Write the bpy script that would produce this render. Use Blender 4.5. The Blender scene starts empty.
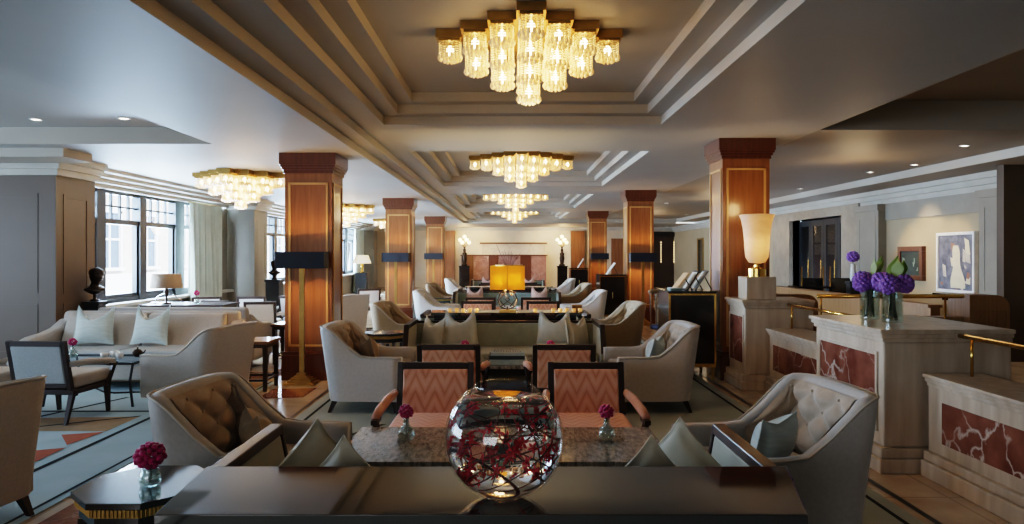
import bpy, math, random
from mathutils import Vector, Matrix
PI = math.pi
RND = random.Random(11)
SC = bpy.context.scene
C = SC.collection

# ------------------------------------------------------------------ materials
def newmat(name):
    m = bpy.data.materials.new(name); m.use_nodes = True
    nt = m.node_tree
    return m, nt, nt.nodes['Principled BSDF']

def N(nt, typ, **kw):
    n = nt.nodes.new(typ)
    for k, v in kw.items():
        if k in n.inputs: n.inputs[k].default_value = v
        else: setattr(n, k, v)
    return n

def col4(c): return (c[0], c[1], c[2], 1)

def ramp(nt, stops):
    r = nt.nodes.new('ShaderNodeValToRGB')
    e = r.color_ramp.elements
    e[0].position, e[0].color = stops[0][0], col4(stops[0][1])
    e[1].position, e[1].color = stops[-1][0], col4(stops[-1][1])
    for p, c in stops[1:-1]:
        x = e.new(p); x.color = col4(c)
    return r

def coords(nt, scale=(1, 1, 1), src='Object', rot=(0, 0, 0)):
    tc = nt.nodes.new('ShaderNodeTexCoord'); mp = nt.nodes.new('ShaderNodeMapping')
    mp.inputs['Scale'].default_value = scale; mp.inputs['Rotation'].default_value = rot
    nt.links.new(tc.outputs[src], mp.inputs['Vector'])
    return mp.outputs['Vector']

def mat(name, c, rough=.5, metal=0, c2=None, scale=8, stretch=(1, 1, 1), bump=0, coat=0, sheen=0, spec=.5, detail=4, emit=None, estr=0):
    m, nt, b = newmat(name)
    b.inputs['Base Color'].default_value = col4(c)
    b.inputs['Roughness'].default_value = rough
    b.inputs['Metallic'].default_value = metal
    b.inputs['Specular IOR Level'].default_value = spec
    b.inputs['Coat Weight'].default_value = coat
    b.inputs['Coat Roughness'].default_value = .08
    b.inputs['Sheen Weight'].default_value = sheen
    if c2 is None: c2 = tuple(x * .86 for x in c)
    nz = N(nt, 'ShaderNodeTexNoise', Scale=scale, Detail=detail)
    nt.links.new(coords(nt, stretch), nz.inputs['Vector'])
    r = ramp(nt, [(.3, c), (.7, c2)])
    nt.links.new(nz.outputs['Fac'], r.inputs['Fac'])
    nt.links.new(r.outputs['Color'], b.inputs['Base Color'])
    if bump:
        bp = N(nt, 'ShaderNodeBump', Strength=bump, Distance=.01)
        nt.links.new(nz.outputs['Fac'], bp.inputs['Height'])
        nt.links.new(bp.outputs['Normal'], b.inputs['Normal'])
    if emit:
        b.inputs['Emission Color'].default_value = col4(emit); b.inputs['Emission Strength'].default_value = estr
    return m

def marble(name, base, base2, vein, scale=3, width=.04, rough=.15, stretch=(1, 1, 1), second=True):
    m, nt, b = newmat(name)
    vec = coords(nt, stretch)
    nz = N(nt, 'ShaderNodeTexNoise', Scale=scale * 1.3, Detail=6)
    nt.links.new(vec, nz.inputs['Vector'])
    mx = N(nt, 'ShaderNodeMixRGB', blend_type='ADD'); mx.inputs['Fac'].default_value = .55
    nt.links.new(vec, mx.inputs['Color1']); nt.links.new(nz.outputs['Color'], mx.inputs['Color2'])
    vo = N(nt, 'ShaderNodeTexVoronoi', feature='DISTANCE_TO_EDGE', Scale=scale)
    nt.links.new(mx.outputs['Color'], vo.inputs['Vector'])
    rv = ramp(nt, [(0, (1, 1, 1)), (width, (0, 0, 0))])
    nt.links.new(vo.outputs['Distance'], rv.inputs['Fac'])
    # veins come and go
    n2 = N(nt, 'ShaderNodeTexNoise', Scale=scale * .9, Detail=3)
    nt.links.new(vec, n2.inputs['Vector'])
    r2 = ramp(nt, [(.42, (0, 0, 0)), (.68, (1, 1, 1))])
    nt.links.new(n2.outputs['Fac'], r2.inputs['Fac'])
    mul = N(nt, 'ShaderNodeMixRGB', blend_type='MULTIPLY'); mul.inputs['Fac'].default_value = .8
    nt.links.new(rv.outputs['Color'], mul.inputs['Color1']); nt.links.new(r2.outputs['Color'], mul.inputs['Color2'])
    n3 = N(nt, 'ShaderNodeTexNoise', Scale=scale * 2.2, Detail=8)
    nt.links.new(vec, n3.inputs['Vector'])
    rb = ramp(nt, [(.32, base), (.68, base2)])
    nt.links.new(n3.outputs['Fac'], rb.inputs['Fac'])
    fin = N(nt, 'ShaderNodeMixRGB'); fin.inputs['Color2'].default_value = col4(vein)
    nt.links.new(mul.outputs['Color'], fin.inputs['Fac']); nt.links.new(rb.outputs['Color'], fin.inputs['Color1'])
    nt.links.new(fin.outputs['Color'], b.inputs['Base Color'])
    b.inputs['Roughness'].default_value = rough
    return m

def wood(name, c1, c2, rough=.3, coat=.4, vert=True):
    return mat(name, c1, rough, 0, c2, scale=6, stretch=(5, 5, .35) if vert else (.4, 5, 5), bump=.04, coat=coat, detail=7)

def glassmat(name, tint=(1, 1, 1), ior=1.45, rough=0):
    m, nt, b = newmat(name)
    nt.nodes.remove(b)
    g = N(nt, 'ShaderNodeBsdfGlass', IOR=ior, Roughness=rough); g.inputs['Color'].default_value = col4(tint)
    out = [n for n in nt.nodes if n.type == 'OUTPUT_MATERIAL'][0]
    nt.links.new(g.outputs[0], out.inputs['Surface'])
    return m

def panemat(name, tint=(1, 1, 1), gloss=.06):
    m, nt, b = newmat(name)
    nt.nodes.remove(b)
    t = N(nt, 'ShaderNodeBsdfTransparent'); t.inputs['Color'].default_value = col4(tint)
    g = N(nt, 'ShaderNodeBsdfGlossy', Roughness=.02)
    mx = N(nt, 'ShaderNodeMixShader'); mx.inputs['Fac'].default_value = gloss
    out = [n for n in nt.nodes if n.type == 'OUTPUT_MATERIAL'][0]
    nt.links.new(t.outputs[0], mx.inputs[1]); nt.links.new(g.outputs[0], mx.inputs[2]); nt.links.new(mx.outputs[0], out.inputs['Surface'])
    return m

def thinglass(name, ior=1.45):
    m, nt, b = newmat(name)
    nt.nodes.remove(b)
    t = N(nt, 'ShaderNodeBsdfTransparent'); g = N(nt, 'ShaderNodeBsdfGlossy', Roughness=.0)
    fr = N(nt, 'ShaderNodeLayerWeight', Blend=.25)
    mx = N(nt, 'ShaderNodeMixShader')
    out = [n for n in nt.nodes if n.type == 'OUTPUT_MATERIAL'][0]
    pw = N(nt, 'ShaderNodeMath', operation='POWER'); pw.inputs[1].default_value = 3.0
    nt.links.new(fr.outputs['Facing'], pw.inputs[0])
    sc = N(nt, 'ShaderNodeMath', operation='MULTIPLY_ADD'); sc.inputs[1].default_value = .8; sc.inputs[2].default_value = .035
    nt.links.new(pw.outputs[0], sc.inputs[0]); nt.links.new(sc.outputs[0], mx.inputs['Fac'])
    nt.links.new(t.outputs[0], mx.inputs[1]); nt.links.new(g.outputs[0], mx.inputs[2]); nt.links.new(mx.outputs[0], out.inputs['Surface'])
    return m

def lit_shade(name, c, t, c2=None):
    """thin shade that lets the lamp inside glow through"""
    m, nt, b = newmat(name)
    nz = N(nt, 'ShaderNodeTexNoise', Scale=7, Detail=6); nt.links.new(coords(nt, (1, 1, 3)), nz.inputs['Vector'])
    r = ramp(nt, [(.3, c), (.7, c2 or tuple(x * .85 for x in c))]); nt.links.new(nz.outputs['Fac'], r.inputs['Fac'])
    nt.links.new(r.outputs['Color'], b.inputs['Base Color']); b.inputs['Roughness'].default_value = .45
    tr = nt.nodes.new('ShaderNodeBsdfTranslucent'); tr.inputs['Color'].default_value = col4(t)
    mx = N(nt, 'ShaderNodeMixShader'); mx.inputs['Fac'].default_value = .5
    out = [n for n in nt.nodes if n.type == 'OUTPUT_MATERIAL'][0]
    nt.links.new(b.outputs[0], mx.inputs[1]); nt.links.new(tr.outputs[0], mx.inputs[2]); nt.links.new(mx.outputs[0], out.inputs['Surface'])
    return m

def emis(name, c, s):
    m, nt, b = newmat(name)
    b.inputs['Base Color'].default_value = col4(c)
    b.inputs['Emission Color'].default_value = col4(c); b.inputs['Emission Strength'].default_value = s
    return m

def chevron(name, c1, c2, c3, p=.135, amp=.10, s=.085):
    """woven zigzag: z + amp*pingpong(x) in thin bands"""
    m, nt, b = newmat(name)
    tc = nt.nodes.new('ShaderNodeTexCoord'); sp = nt.nodes.new('ShaderNodeSeparateXYZ')
    nt.links.new(tc.outputs['Object'], sp.inputs[0])
    def M(op, a, bb=None):
        n = nt.nodes.new('ShaderNodeMath'); n.operation = op
        for i, x in enumerate((a, bb)):
            if x is None: continue
            if isinstance(x, (int, float)): n.inputs[i].default_value = x
            else: nt.links.new(x, n.inputs[i])
        return n.outputs[0]
    pp = M('PINGPONG', sp.outputs['X'], p / 2)
    hz = M('ADD', sp.outputs['Z'], M('MULTIPLY', sp.outputs['Y'], 1.0))
    v = M('ADD', hz, M('MULTIPLY', pp, amp / (p / 2)))
    fr = M('FRACT', M('DIVIDE', v, s))
    r = ramp(nt, [(0, c3), (.10, c3), (.16, c1), (.55, c2), (.9, c1), (1, c3)])
    nt.links.new(fr, r.inputs['Fac'])
    nz = N(nt, 'ShaderNodeTexNoise', Scale=7, Detail=3)
    nt.links.new(tc.outputs['Object'], nz.inputs['Vector'])
    mx = N(nt, 'ShaderNodeMixRGB', blend_type='OVERLAY'); mx.inputs['Fac'].default_value = .35
    nt.links.new(r.outputs['Color'], mx.inputs['Color1']); nt.links.new(nz.outputs['Fac'], mx.inputs['Color2'])
    nt.links.new(mx.outputs['Color'], b.inputs['Base Color'])
    b.inputs['Roughness'].default_value = .55; b.inputs['Sheen Weight'].default_value = .3
    return m

def brickmat(name, c1, c2, mortar, scale, rough=.7, bw=.5, rh=.25, ms=.02, rot=(0, 0, 0), bump=0, off=.5):
    m, nt, b = newmat(name)
    t = N(nt, 'ShaderNodeTexBrick', Scale=scale)
    t.offset = off
    t.inputs['Color1'].default_value = col4(c1); t.inputs['Color2'].default_value = col4(c2); t.inputs['Mortar'].default_value = col4(mortar)
    t.inputs['Brick Width'].default_value = bw; t.inputs['Row Height'].default_value = rh; t.inputs['Mortar Size'].default_value = ms
    nt.links.new(coords(nt, rot=rot), t.inputs['Vector'])
    nz = N(nt, 'ShaderNodeTexNoise', Scale=3, Detail=5)
    nt.links.new(coords(nt), nz.inputs['Vector'])
    mx = N(nt, 'ShaderNodeMixRGB', blend_type='OVERLAY'); mx.inputs['Fac'].default_value = .5
    nt.links.new(t.outputs['Color'], mx.inputs['Color1']); nt.links.new(nz.outputs['Fac'], mx.inputs['Color2'])
    nt.links.new(mx.outputs['Color'], b.inputs['Base Color'])
    b.inputs['Roughness'].default_value = rough
    return m

M = {}
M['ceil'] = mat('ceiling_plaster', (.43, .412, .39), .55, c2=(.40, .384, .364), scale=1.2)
M['ceil2'] = mat('step_plaster', (.46, .415, .355), .5, c2=(.43, .388, .332), scale=1.2)
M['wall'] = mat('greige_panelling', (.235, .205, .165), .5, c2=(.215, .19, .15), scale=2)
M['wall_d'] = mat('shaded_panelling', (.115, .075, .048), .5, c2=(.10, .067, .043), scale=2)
M['ceil_r'] = mat('dimmed_plaster', (.33, .28, .228), .55, c2=(.305, .26, .212), scale=1.2)  # same ceiling plaster, its colour carrying the balustrade side's dimmer, warmer light
M['wallr'] = mat('cream_wall', (.46, .36, .235), .6, c2=(.42, .33, .21), scale=2)
M['cream'] = mat('end_wall_cream', (.72, .62, .48), .6, scale=2)
M['pil'] = mat('pilaster_paint', (.33, .29, .235), .5, scale=3)
M['dark_panel'] = mat('dark_brown_panel', (.10, .065, .04), .45, scale=3)
M['trimw'] = mat('cornice_paint', (.52, .49, .43), .5, scale=3)
M['stone'] = mat('travertine', (.68, .58, .47), .28, c2=(.50, .39, .285), scale=5, stretch=(2.5, 2.5, .35), detail=8, bump=.03)
M['portal'] = mat('portal_stone', (.36, .30, .235), .35, c2=(.27, .225, .175), scale=5, detail=8)
M['redmarble'] = marble('red_marble', (.17, .055, .036), (.30, .125, .085), (.72, .63, .56), scale=2.4, width=.035)
M['greymarble'] = marble('streaked_marble', (.12, .105, .095), (.42, .37, .33), (.60, .54, .48), scale=6, width=.10, rough=.12, stretch=(3, 1, 1))
M['mauve'] = marble('mauve_marble', (.26, .13, .11), (.36, .20, .17), (.5, .36, .32), scale=2, width=.03)
M['palemarble'] = marble('pale_marble', (.66, .58, .47), (.58, .49, .39), (.42, .34, .28), scale=1.4, width=.03)
M['col'] = wood('cherry_veneer', (.30, .125, .05), (.205, .078, .030), .3, .35)
M['coldark'] = wood('dark_cherry', (.13, .04, .018), (.09, .028, .013), .3, .35)
M['inlay'] = mat('inlay_line', (.62, .36, .14), .35)
M['black'] = mat('black_lacquer', (.012, .010, .010), .12, c2=(.016, .013, .012), coat=.5, scale=3)
M['ctop'] = mat('console_lacquer', (.022, .021, .020), .045, c2=(.028, .027, .026), coat=0, scale=2, spec=1)
M['blackm'] = mat('black_matt', (.02, .02, .022), .5)
M['navy'] = mat('navy_shade', (.016, .018, .028), .6)
M['darkwood'] = wood('espresso_wood', (.040, .019, .012), (.025, .012, .008), .4, .08, False)
M['midwood'] = wood('walnut', (.20, .09, .035), (.13, .055, .02), .35, .3)
M['fluted'] = wood('oak_panel', (.35, .19, .078), (.26, .135, .052), .45, .1)
M['brass'] = mat('brass', (.80, .52, .16), .18, 1, c2=(.72, .45, .13), scale=5)
M['gold'] = mat('antique_gold', (.50, .33, .12), .38, 1, c2=(.36, .23, .08), scale=8)
M['bronze'] = mat('dark_bronze', (.05, .032, .022), .32, .7, scale=9)
M['velvet'] = mat('greige_velvet', (.50, .465, .435), .7, c2=(.45, .42, .39), scale=40, sheen=.4, bump=.03)
M['velvet_in'] = mat('taupe_velvet', (.43, .335, .25), .65, c2=(.38, .295, .215), scale=30, sheen=.35, bump=.03)
M['tan'] = mat('tan_fabric', (.40, .30, .19), .75, c2=(.35, .26, .16), scale=40, sheen=.2)
M['white'] = mat('white_fabric', (.62, .60, .58), .75, c2=(.57, .55, .53), scale=40, sheen=.2)
M['piping'] = mat('pale_piping', (.60, .53, .45), .6)
M['linen'] = mat('oatmeal_linen', (.46, .41, .36), .8, c2=(.41, .365, .32), scale=60, bump=.05)
M['bluegrey'] = mat('blue_grey_linen', (.38, .40, .40), .8, c2=(.33, .35, .35), scale=70, bump=.05)
M['orange'] = chevron('coral_zigzag', (.74, .36, .225), (.80, .46, .325), (.64, .275, .165))
M['coral'] = mat('coral_velvet', (.66, .31, .20), .6, c2=(.58, .26, .16), scale=20, sheen=.3)
M['sage'] = mat('sage_velvet', (.32, .325, .25), .6, c2=(.27, .28, .215), scale=12, sheen=.5)
M['teal'] = mat('teal_velvet', (.22, .29, .27), .6, c2=(.18, .25, .235), scale=12, sheen=.5)
M['pillow'] = mat('sage_pillow', (.60, .54, .42), .7, c2=(.52, .47, .365), scale=14, sheen=.3)
M['pillow_w'] = mat('ivory_pillow', (.62, .60, .53), .7, c2=(.52, .53, .47), scale=14, sheen=.3)
M['pillow_b'] = mat('aqua_pillow', (.44, .51, .49), .7, c2=(.56, .61, .58), scale=9, stretch=(1, 1, 6), sheen=.3)
M['pillow_p'] = mat('pink_pillow', (.62, .42, .36), .7, c2=(.55, .36, .30), scale=14, sheen=.3)
M['carpet'] = mat('sage_carpet', (.42, .455, .42), .95, c2=(.36, .39, .36), scale=2.5, bump=.08, spec=.1)
M['carpet_b'] = mat('blue_carpet', (.43, .54, .58), .95, c2=(.36, .47, .51), scale=2.5, bump=.08, spec=.1)
M['carpet_l'] = mat('carpet_dark_line', (.045, .05, .05), .95, spec=.1)
M['carpet_c'] = mat('carpet_coral', (.42, .15, .10), .95, spec=.1)
M['carpet_t'] = mat('carpet_tan', (.36, .26, .17), .95, spec=.1)
M['floor'] = brickmat('stone_floor', (.60, .48, .36), (.54, .43, .32), (.42, .33, .24), 1.0, .16, .9, .9, .008, off=0)
M['inlayred'] = marble('floor_red_marble', (.20, .07, .04), (.30, .12, .07), (.45, .28, .2), scale=3, width=.02, rough=.13)
M['floorline'] = mat('dark_floor_line', (.04, .035, .03), .3)
M['glass'] = glassmat('clear_glass', (.97, .99, .98))
M['bowlglass'] = thinglass('bowl_glass')
M['vglass'] = panemat('vase_glass', (.88, .95, .93), .28)
M['water'] = glassmat('clear_water', (.98, .99, 1), 1.33)
M['pane'] = panemat('window_glass', (.96, .98, 1), .05)
M['winframe'] = mat('window_steel', (.035, .038, .045), .4, scale=6)
M['curtain'] = mat('sage_curtain', (.55, .57, .48), .8, c2=(.48, .50, .42), scale=4)
M['magenta'] = mat('magenta_petals', (.62, .02, .19), .6, c2=(.42, .010, .12), scale=30, sheen=.3)
M['purple'] = mat('purple_petals', (.24, .11, .50), .6, c2=(.40, .22, .62), scale=60)
M['leaf'] = mat('green_leaf', (.13, .20, .03), .45, c2=(.20, .28, .05), scale=10)
M['stemg'] = mat('dark_green_stem', (.05, .09, .03), .5)
M['stemd'] = mat('dark_twig', (.13, .035, .03), .5)
M['orchid'] = mat('crimson_orchid', (.72, .03, .05), .45, c2=(.42, .012, .025), scale=25)
M['alab'] = lit_shade('alabaster', (.80, .73, .64), (.92, .76, .56), (.62, .54, .45))
M['crystal'] = mat('lit_crystal', (1, .86, .62), .1, c2=(.9, .7, .42), scale=60, emit=(1, .50, .12), estr=.26, spec=.9)
M['bulb'] = emis('bulb_glow', (1, .70, .32), 16)
M['led'] = emis('downlight_glow', (1, .90, .74), 14)
M['shade_t'] = mat('taupe_shade', (.20, .13, .08), .7)
M['shade_y'] = lit_shade('amber_shade', (.90, .56, .09), (1, .68, .16))
M['shade_w'] = mat('cream_shade', (.85, .78, .62), .7, emit=(1, .8, .5), estr=.9)
M['candle'] = emis('candle_flame', (1, .55, .18), 16)
M['votive'] = mat('amber_votive', (.8, .42, .14), .3, emit=(1, .5, .15), estr=.4)
M['book'] = mat('teal_book', (.30, .38, .38), .5, c2=(.42, .48, .46), scale=18, stretch=(1, 5, 1))
M['book2'] = mat('navy_book', (.03, .045, .05), .4)
M['ink'] = mat('dark_ink', (.03, .04, .045), .5)
M['paper'] = mat('paper_pages', (.70, .66, .58), .8)
M['kraft'] = mat('tan_cover', (.62, .40, .22), .5)
M['brick'] = brickmat('red_brick', (.34, .16, .11), (.42, .20, .14), (.55, .50, .46), 1.0, .9, .45, .15, .02, rot=(PI / 2, 0, PI / 2))
M['whitepaint'] = mat('white_paint', (.85, .85, .85), .6)
M['extglass'] = mat('dark_window', (.10, .14, .20), .1)
M['street'] = mat('pale_pavement', (.75, .75, .76), .9)
M['silver'] = mat('steel', (.6, .6, .62), .2, 1)
M['interior_dark'] = mat('dark_interior', (.018, .014, .012), .4)
M['mirror'] = mat('dim_mirror', (.35, .33, .28), .08, 1)
M['blue'] = mat('royal_blue', (.05, .08, .22), .5)
M['china'] = mat('white_china', (.8, .78, .74), .2)

M['ctop'].node_tree.nodes['Principled BSDF'].inputs['IOR'].default_value = 1.75
# ------------------------------------------------------------------ mesh builder
class MB:
    def __init__(s): s.v = []; s.f = []; s.mi = []; s.cur = 0
    def add(s, vs, fs):
        b = len(s.v); s.v += [tuple(x) for x in vs]
        for f in fs: s.f.append(tuple(b + i for i in f)); s.mi.append(s.cur)
        return s
    def box(s, x0, x1, y0, y1, z0, z1):
        return s.add([(x0, y0, z0), (x1, y0, z0), (x1, y1, z0), (x0, y1, z0), (x0, y0, z1), (x1, y0, z1), (x1, y1, z1), (x0, y1, z1)],
                     [(0, 3, 2, 1), (4, 5, 6, 7), (0, 1, 5, 4), (1, 2, 6, 5), (2, 3, 7, 6), (3, 0, 4, 7)])
    def hexa(s, b, t):
        """four bottom points, four top points"""
        return s.add(list(b) + list(t), [(0, 3, 2, 1), (4, 5, 6, 7), (0, 1, 5, 4), (1, 2, 6, 5), (2, 3, 7, 6), (3, 0, 4, 7)])
    def prism(s, pts, a0, a1, axis='z'):
        n = len(pts)
        def P(p, a):
            return (p[0], p[1], a) if axis == 'z' else ((a, p[0], p[1]) if axis == 'x' else (p[0], a, p[1]))
        vs = [P(p, a0) for p in pts] + [P(p, a1) for p in pts]
        fs = [tuple(range(n))[::-1], tuple(range(n, 2 * n))] + [(i, (i + 1) % n, n + (i + 1) % n, n + i) for i in range(n)]
        return s.add(vs, fs)
    def leg(s, x, y, z0, z1, r0, r1, dx=0, dy=0):
        b = [(x + dx + i * r0, y + dy + j * r0, z0) for i, j in ((-1, -1), (1, -1), (1, 1), (-1, 1))]
        t = [(x + i * r1, y + j * r1, z1) for i, j in ((-1, -1), (1, -1), (1, 1), (-1, 1))]
        return s.hexa(b, t)
    def bar(s, p, q, w, h=None):
        """square bar from p to q"""
        h = h or w
        p = Vector(p); q = Vector(q); d = (q - p).normalized()
        up = Vector((0, 0, 1)) if abs(d.z) < .95 else Vector((0, 1, 0))
        a = d.cross(up).normalized() * w / 2; b = a.cross(d).normalized() * h / 2
        return s.hexa([p - a - b, p + a - b, p + a + b, p - a + b], [q - a - b, q + a - b, q + a + b, q - a + b])
    def tube(s, pts, r, n=8, cap=True):
        pts = [Vector(p) for p in pts]; m = len(pts)
        rs = r if isinstance(r, (list, tuple)) else [r] * m
        vs = []
        pa = None
        for i, p in enumerate(pts):
            d = (pts[min(i + 1, m - 1)] - pts[max(i - 1, 0)]).normalized()
            if pa is None:
                up = Vector((0, 0, 1)) if abs(d.z) < .9 else Vector((1, 0, 0))
                a = d.cross(up).normalized()
            else:
                a = (pa - d * pa.dot(d)).normalized()
            pa = a
            b = d.cross(a)
            for k in range(n):
                t = 2 * PI * k / n
                vs.append(p + (a * math.cos(t) + b * math.sin(t)) * rs[i])
        fs = [(i * n + k, i * n + (k + 1) % n, (i + 1) * n + (k + 1) % n, (i + 1) * n + k) for i in range(m - 1) for k in range(n)]
        if cap: fs += [tuple(range(n))[::-1], tuple(range((m - 1) * n, m * n))]
        return s.add(vs, fs)
    def lathe(s, prof, n=24, c=(0, 0, 0), sx=1, sy=1, cap=True, rot=0):
        vs = []
        for r, z in prof:
            for k in range(n):
                t = 2 * PI * k / n + rot
                vs.append((c[0] + r * math.cos(t) * sx, c[1] + r * math.sin(t) * sy, c[2] + z))
        m = len(prof)
        fs = [(i * n + k, i * n + (k + 1) % n, (i + 1) * n + (k + 1) % n, (i + 1) * n + k) for i in range(m - 1) for k in range(n)]
        if cap: fs += [tuple(range(n))[::-1], tuple(range((m - 1) * n, m * n))]
        return s.add(vs, fs)
    def sphere(s, c, r, n=8, sz=1, sx=1, sy=1):
        m = max(4, n // 2 + 1)
        prof = [(r * math.sin(PI * i / m), -r * sz * math.cos(PI * i / m)) for i in range(1, m)]
        return s.lathe(prof, n, c, sx, sy)
    def grid(s, fn, nu, nv, closed_u=False):
        vs = [fn(i / (nu if closed_u else nu - 1), j / (nv - 1)) for j in range(nv) for i in range(nu)]
        fs = [(j * nu + i, j * nu + (i + 1) % nu, (j + 1) * nu + (i + 1) % nu, (j + 1) * nu + i) for j in range(nv - 1) for i in range(nu if closed_u else nu - 1)]
        return s.add(vs, fs)
    def xf(s, mtx):
        s.v = [tuple(mtx @ Vector(p)) for p in s.v]; return s
    def build(s, name, m, parent=None, smooth=False, bevel=0, seg=2, subd=0):
        me = bpy.data.meshes.new(name)
        me.from_pydata(s.v, [], s.f)
        mats = m if isinstance(m, (list, tuple)) else [m]
        for x in mats: me.materials.append(M[x] if isinstance(x, str) else x)
        if len(mats) > 1: me.polygons.foreach_set('material_index', s.mi)
        if smooth: me.polygons.foreach_set('use_smooth', [True] * len(me.polygons))
        me.update()
        o = bpy.data.objects.new(name, me); C.objects.link(o)
        if parent: o.parent = parent
        if bevel:
            b = o.modifiers.new('edge', 'BEVEL'); b.width = bevel; b.segments = seg; b.limit_method = 'ANGLE'; b.angle_limit = math.radians(35)
        if subd:
            u = o.modifiers.new('sub', 'SUBSURF'); u.levels = subd; u.render_levels = subd
        return o

def thing(name, label, cat, loc=(0, 0, 0), rz=0, group=None):
    o = bpy.data.objects.new(name, None); C.objects.link(o)
    o.empty_display_size = .1
    o.location = loc; o.rotation_euler = (0, 0, rz)
    o['label'] = label; o['category'] = cat
    if group: o['group'] = group
    return o

def tag(o, label, cat, group=None, loc=None, rz=None):
    o['label'] = label; o['category'] = cat
    if group: o['group'] = group
    if loc is not None: o.location = loc
    if rz is not None: o.rotation_euler = (0, 0, rz)
    return o

def struct(o):
    o['kind'] = 'structure'; return o

def dup(root, loc, rz, label, group=None):
    r = root.copy(); C.objects.link(r)
    r.location = loc; r.rotation_euler = (root.rotation_euler[0], root.rotation_euler[1], rz); r['label'] = label
    if group: r['group'] = group
    for ch in list(root.children):
        c = ch.copy(); C.objects.link(c); c.parent = r
        for g in list(ch.children):
            d = g.copy(); C.objects.link(d); d.parent = c
    return r

class Kind:
    """first call moves the original itself, every later one makes a copy"""
    def __init__(s, make): s.make = make; s.o = None
    def __call__(s, loc, rz, label, group=None):
        if s.o is None:
            s.o = s.make(); o = s.o
            o.location = loc; o.rotation_euler = (o.rotation_euler[0], o.rotation_euler[1], rz); o['label'] = label
            if group: o['group'] = group
            return o
        return dup(s.o, loc, rz, label, group)

F = 730.0
def at(px, py, D):
    """point of the hall seen in the photograph at a given distance down the hall"""
    return ((px - 510) * D / F, D, 1.5 - (py - 254) * D / F)
def xat(px, D): return (px - 510) * D / F
def sst(a, b, x):
    t = min(1, max(0, (x - a) / (b - a))); return t * t * (3 - 2 * t)
# ------------------------------------------------------------------ the room
XL, XR, Y0, Y1 = -9.0, 7.4, -4.0, 33.0
ZL, ZC, ZR = 2.70, 2.873, 2.75          # ceiling: window side, hall, balustrade side
PIERS = [9.0, 16.0, 23.0, 30.0]; XP, XW = -5.6, -6.2

def flat(mb, x0, x1, y0, y1, z, holes=()):
    xs = sorted({x0, x1, *[h[0] for h in holes], *[h[1] for h in holes]}); ys = sorted({y0, y1, *[h[2] for h in holes], *[h[3] for h in holes]})
    xs = [x for x in xs if x0 <= x <= x1]; ys = [y for y in ys if y0 <= y <= y1]
    for a, b in zip(xs, xs[1:]):
        for c, d in zip(ys, ys[1:]):
            cx, cy = (a + b) / 2, (c + d) / 2
            if any(h[0] < cx < h[1] and h[2] < cy < h[3] for h in holes): continue
            mb.add([(a, c, z), (a, d, z), (b, d, z), (b, c, z)], [(0, 1, 2, 3)])
def ring(mb, x0, x1, y0, y1, z0, z1):
    """the four upright faces of a step"""
    p = [(x0, y0), (x1, y0), (x1, y1), (x0, y1)]
    for i in range(4):
        a, b = p[i], p[(i + 1) % 4]
        mb.add([(a[0], a[1], z0), (b[0], b[1], z0), (b[0], b[1], z1), (a[0], a[1], z1)], [(0, 1, 2, 3)])

fl = MB(); flat(fl, XL, XR, Y0, 9.85, 0); flat(fl, XW - .3, XR, 9.85, Y1, 0)
struct(fl.build('floor', 'floor'))

ce = MB()
REC_L = (XL, -3.25, Y0, 7.96); REC_R = (3.43, XR, Y0, 8.08)
COFF = [(-1.34, (1.60, 1.86, 1.92, 1.95)[k], 2.70 + 7.05 * k, 7.75 + 7.05 * k) for k in range(4)]
E1, E2 = 28.6, 28.42
flat(ce, XL, -1.80, Y0, 9.85, ZL, [REC_L]); flat(ce, XW - .3, -1.80, 9.85, Y1, ZL); flat(ce, REC_L[0], REC_L[1], REC_L[2], REC_L[3], 2.885)
flat(ce, -1.80, XR, E1, Y1, ZL)
flat(ce, -1.80, -1.62, Y0, E1, 2.787); flat(ce, -1.62, 6.5, E2, E1, 2.787)
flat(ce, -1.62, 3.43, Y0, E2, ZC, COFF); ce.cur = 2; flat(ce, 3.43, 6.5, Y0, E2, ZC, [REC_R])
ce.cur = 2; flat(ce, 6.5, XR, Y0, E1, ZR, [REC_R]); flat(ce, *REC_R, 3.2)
ce.cur = 1
ring(ce, *REC_L, ZL, 2.885)
def vx(x, y0, y1, z0, z1): ce.add([(x, y0, z0), (x, y1, z0), (x, y1, z1), (x, y0, z1)], [(0, 1, 2, 3)])
def vy(y, x0, x1, z0, z1): ce.add([(x0, y, z0), (x1, y, z0), (x1, y, z1), (x0, y, z1)], [(0, 1, 2, 3)])
vx(-1.80, Y0, E1, ZL, 2.787); vx(-1.62, Y0, E2, 2.787, ZC); vy(E1, -1.8, 6.5, ZL, 2.787); vy(E2, -1.62, 6.5, 2.787, ZC)
vx(6.5, 8.08, E1, ZR, ZC); vy(8.08, 3.43, 6.5, ZC, 3.2); vy(8.08, 6.5, XR, ZR, 3.2); vx(3.43, Y0, 8.08, ZC, 3.2); vx(6.5, E2, E1, ZR, 2.787)
for x0, x1, y0, y1 in COFF:
    for i in range(3):
        t = .17 * i
        ce.cur = 1; ring(ce, x0 + t, x1 - t, y0 + t, y1 - t, ZC + .09 * i, ZC + .09 * (i + 1))
        ce.cur = 0
        if i < 2: flat(ce, x0 + t, x1 - t, y0 + t, y1 - t, ZC + .09 * (i + 1), [(x0 + t + .17, x1 - t - .17, y0 + t + .17, y1 - t - .17)])
    flat(ce, x0 + .34, x1 - .34, y0 + .34, y1 - .34, ZC + .27)
struct(ce.build('ceiling', ['ceil', 'ceil2', 'ceil_r']))

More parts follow.
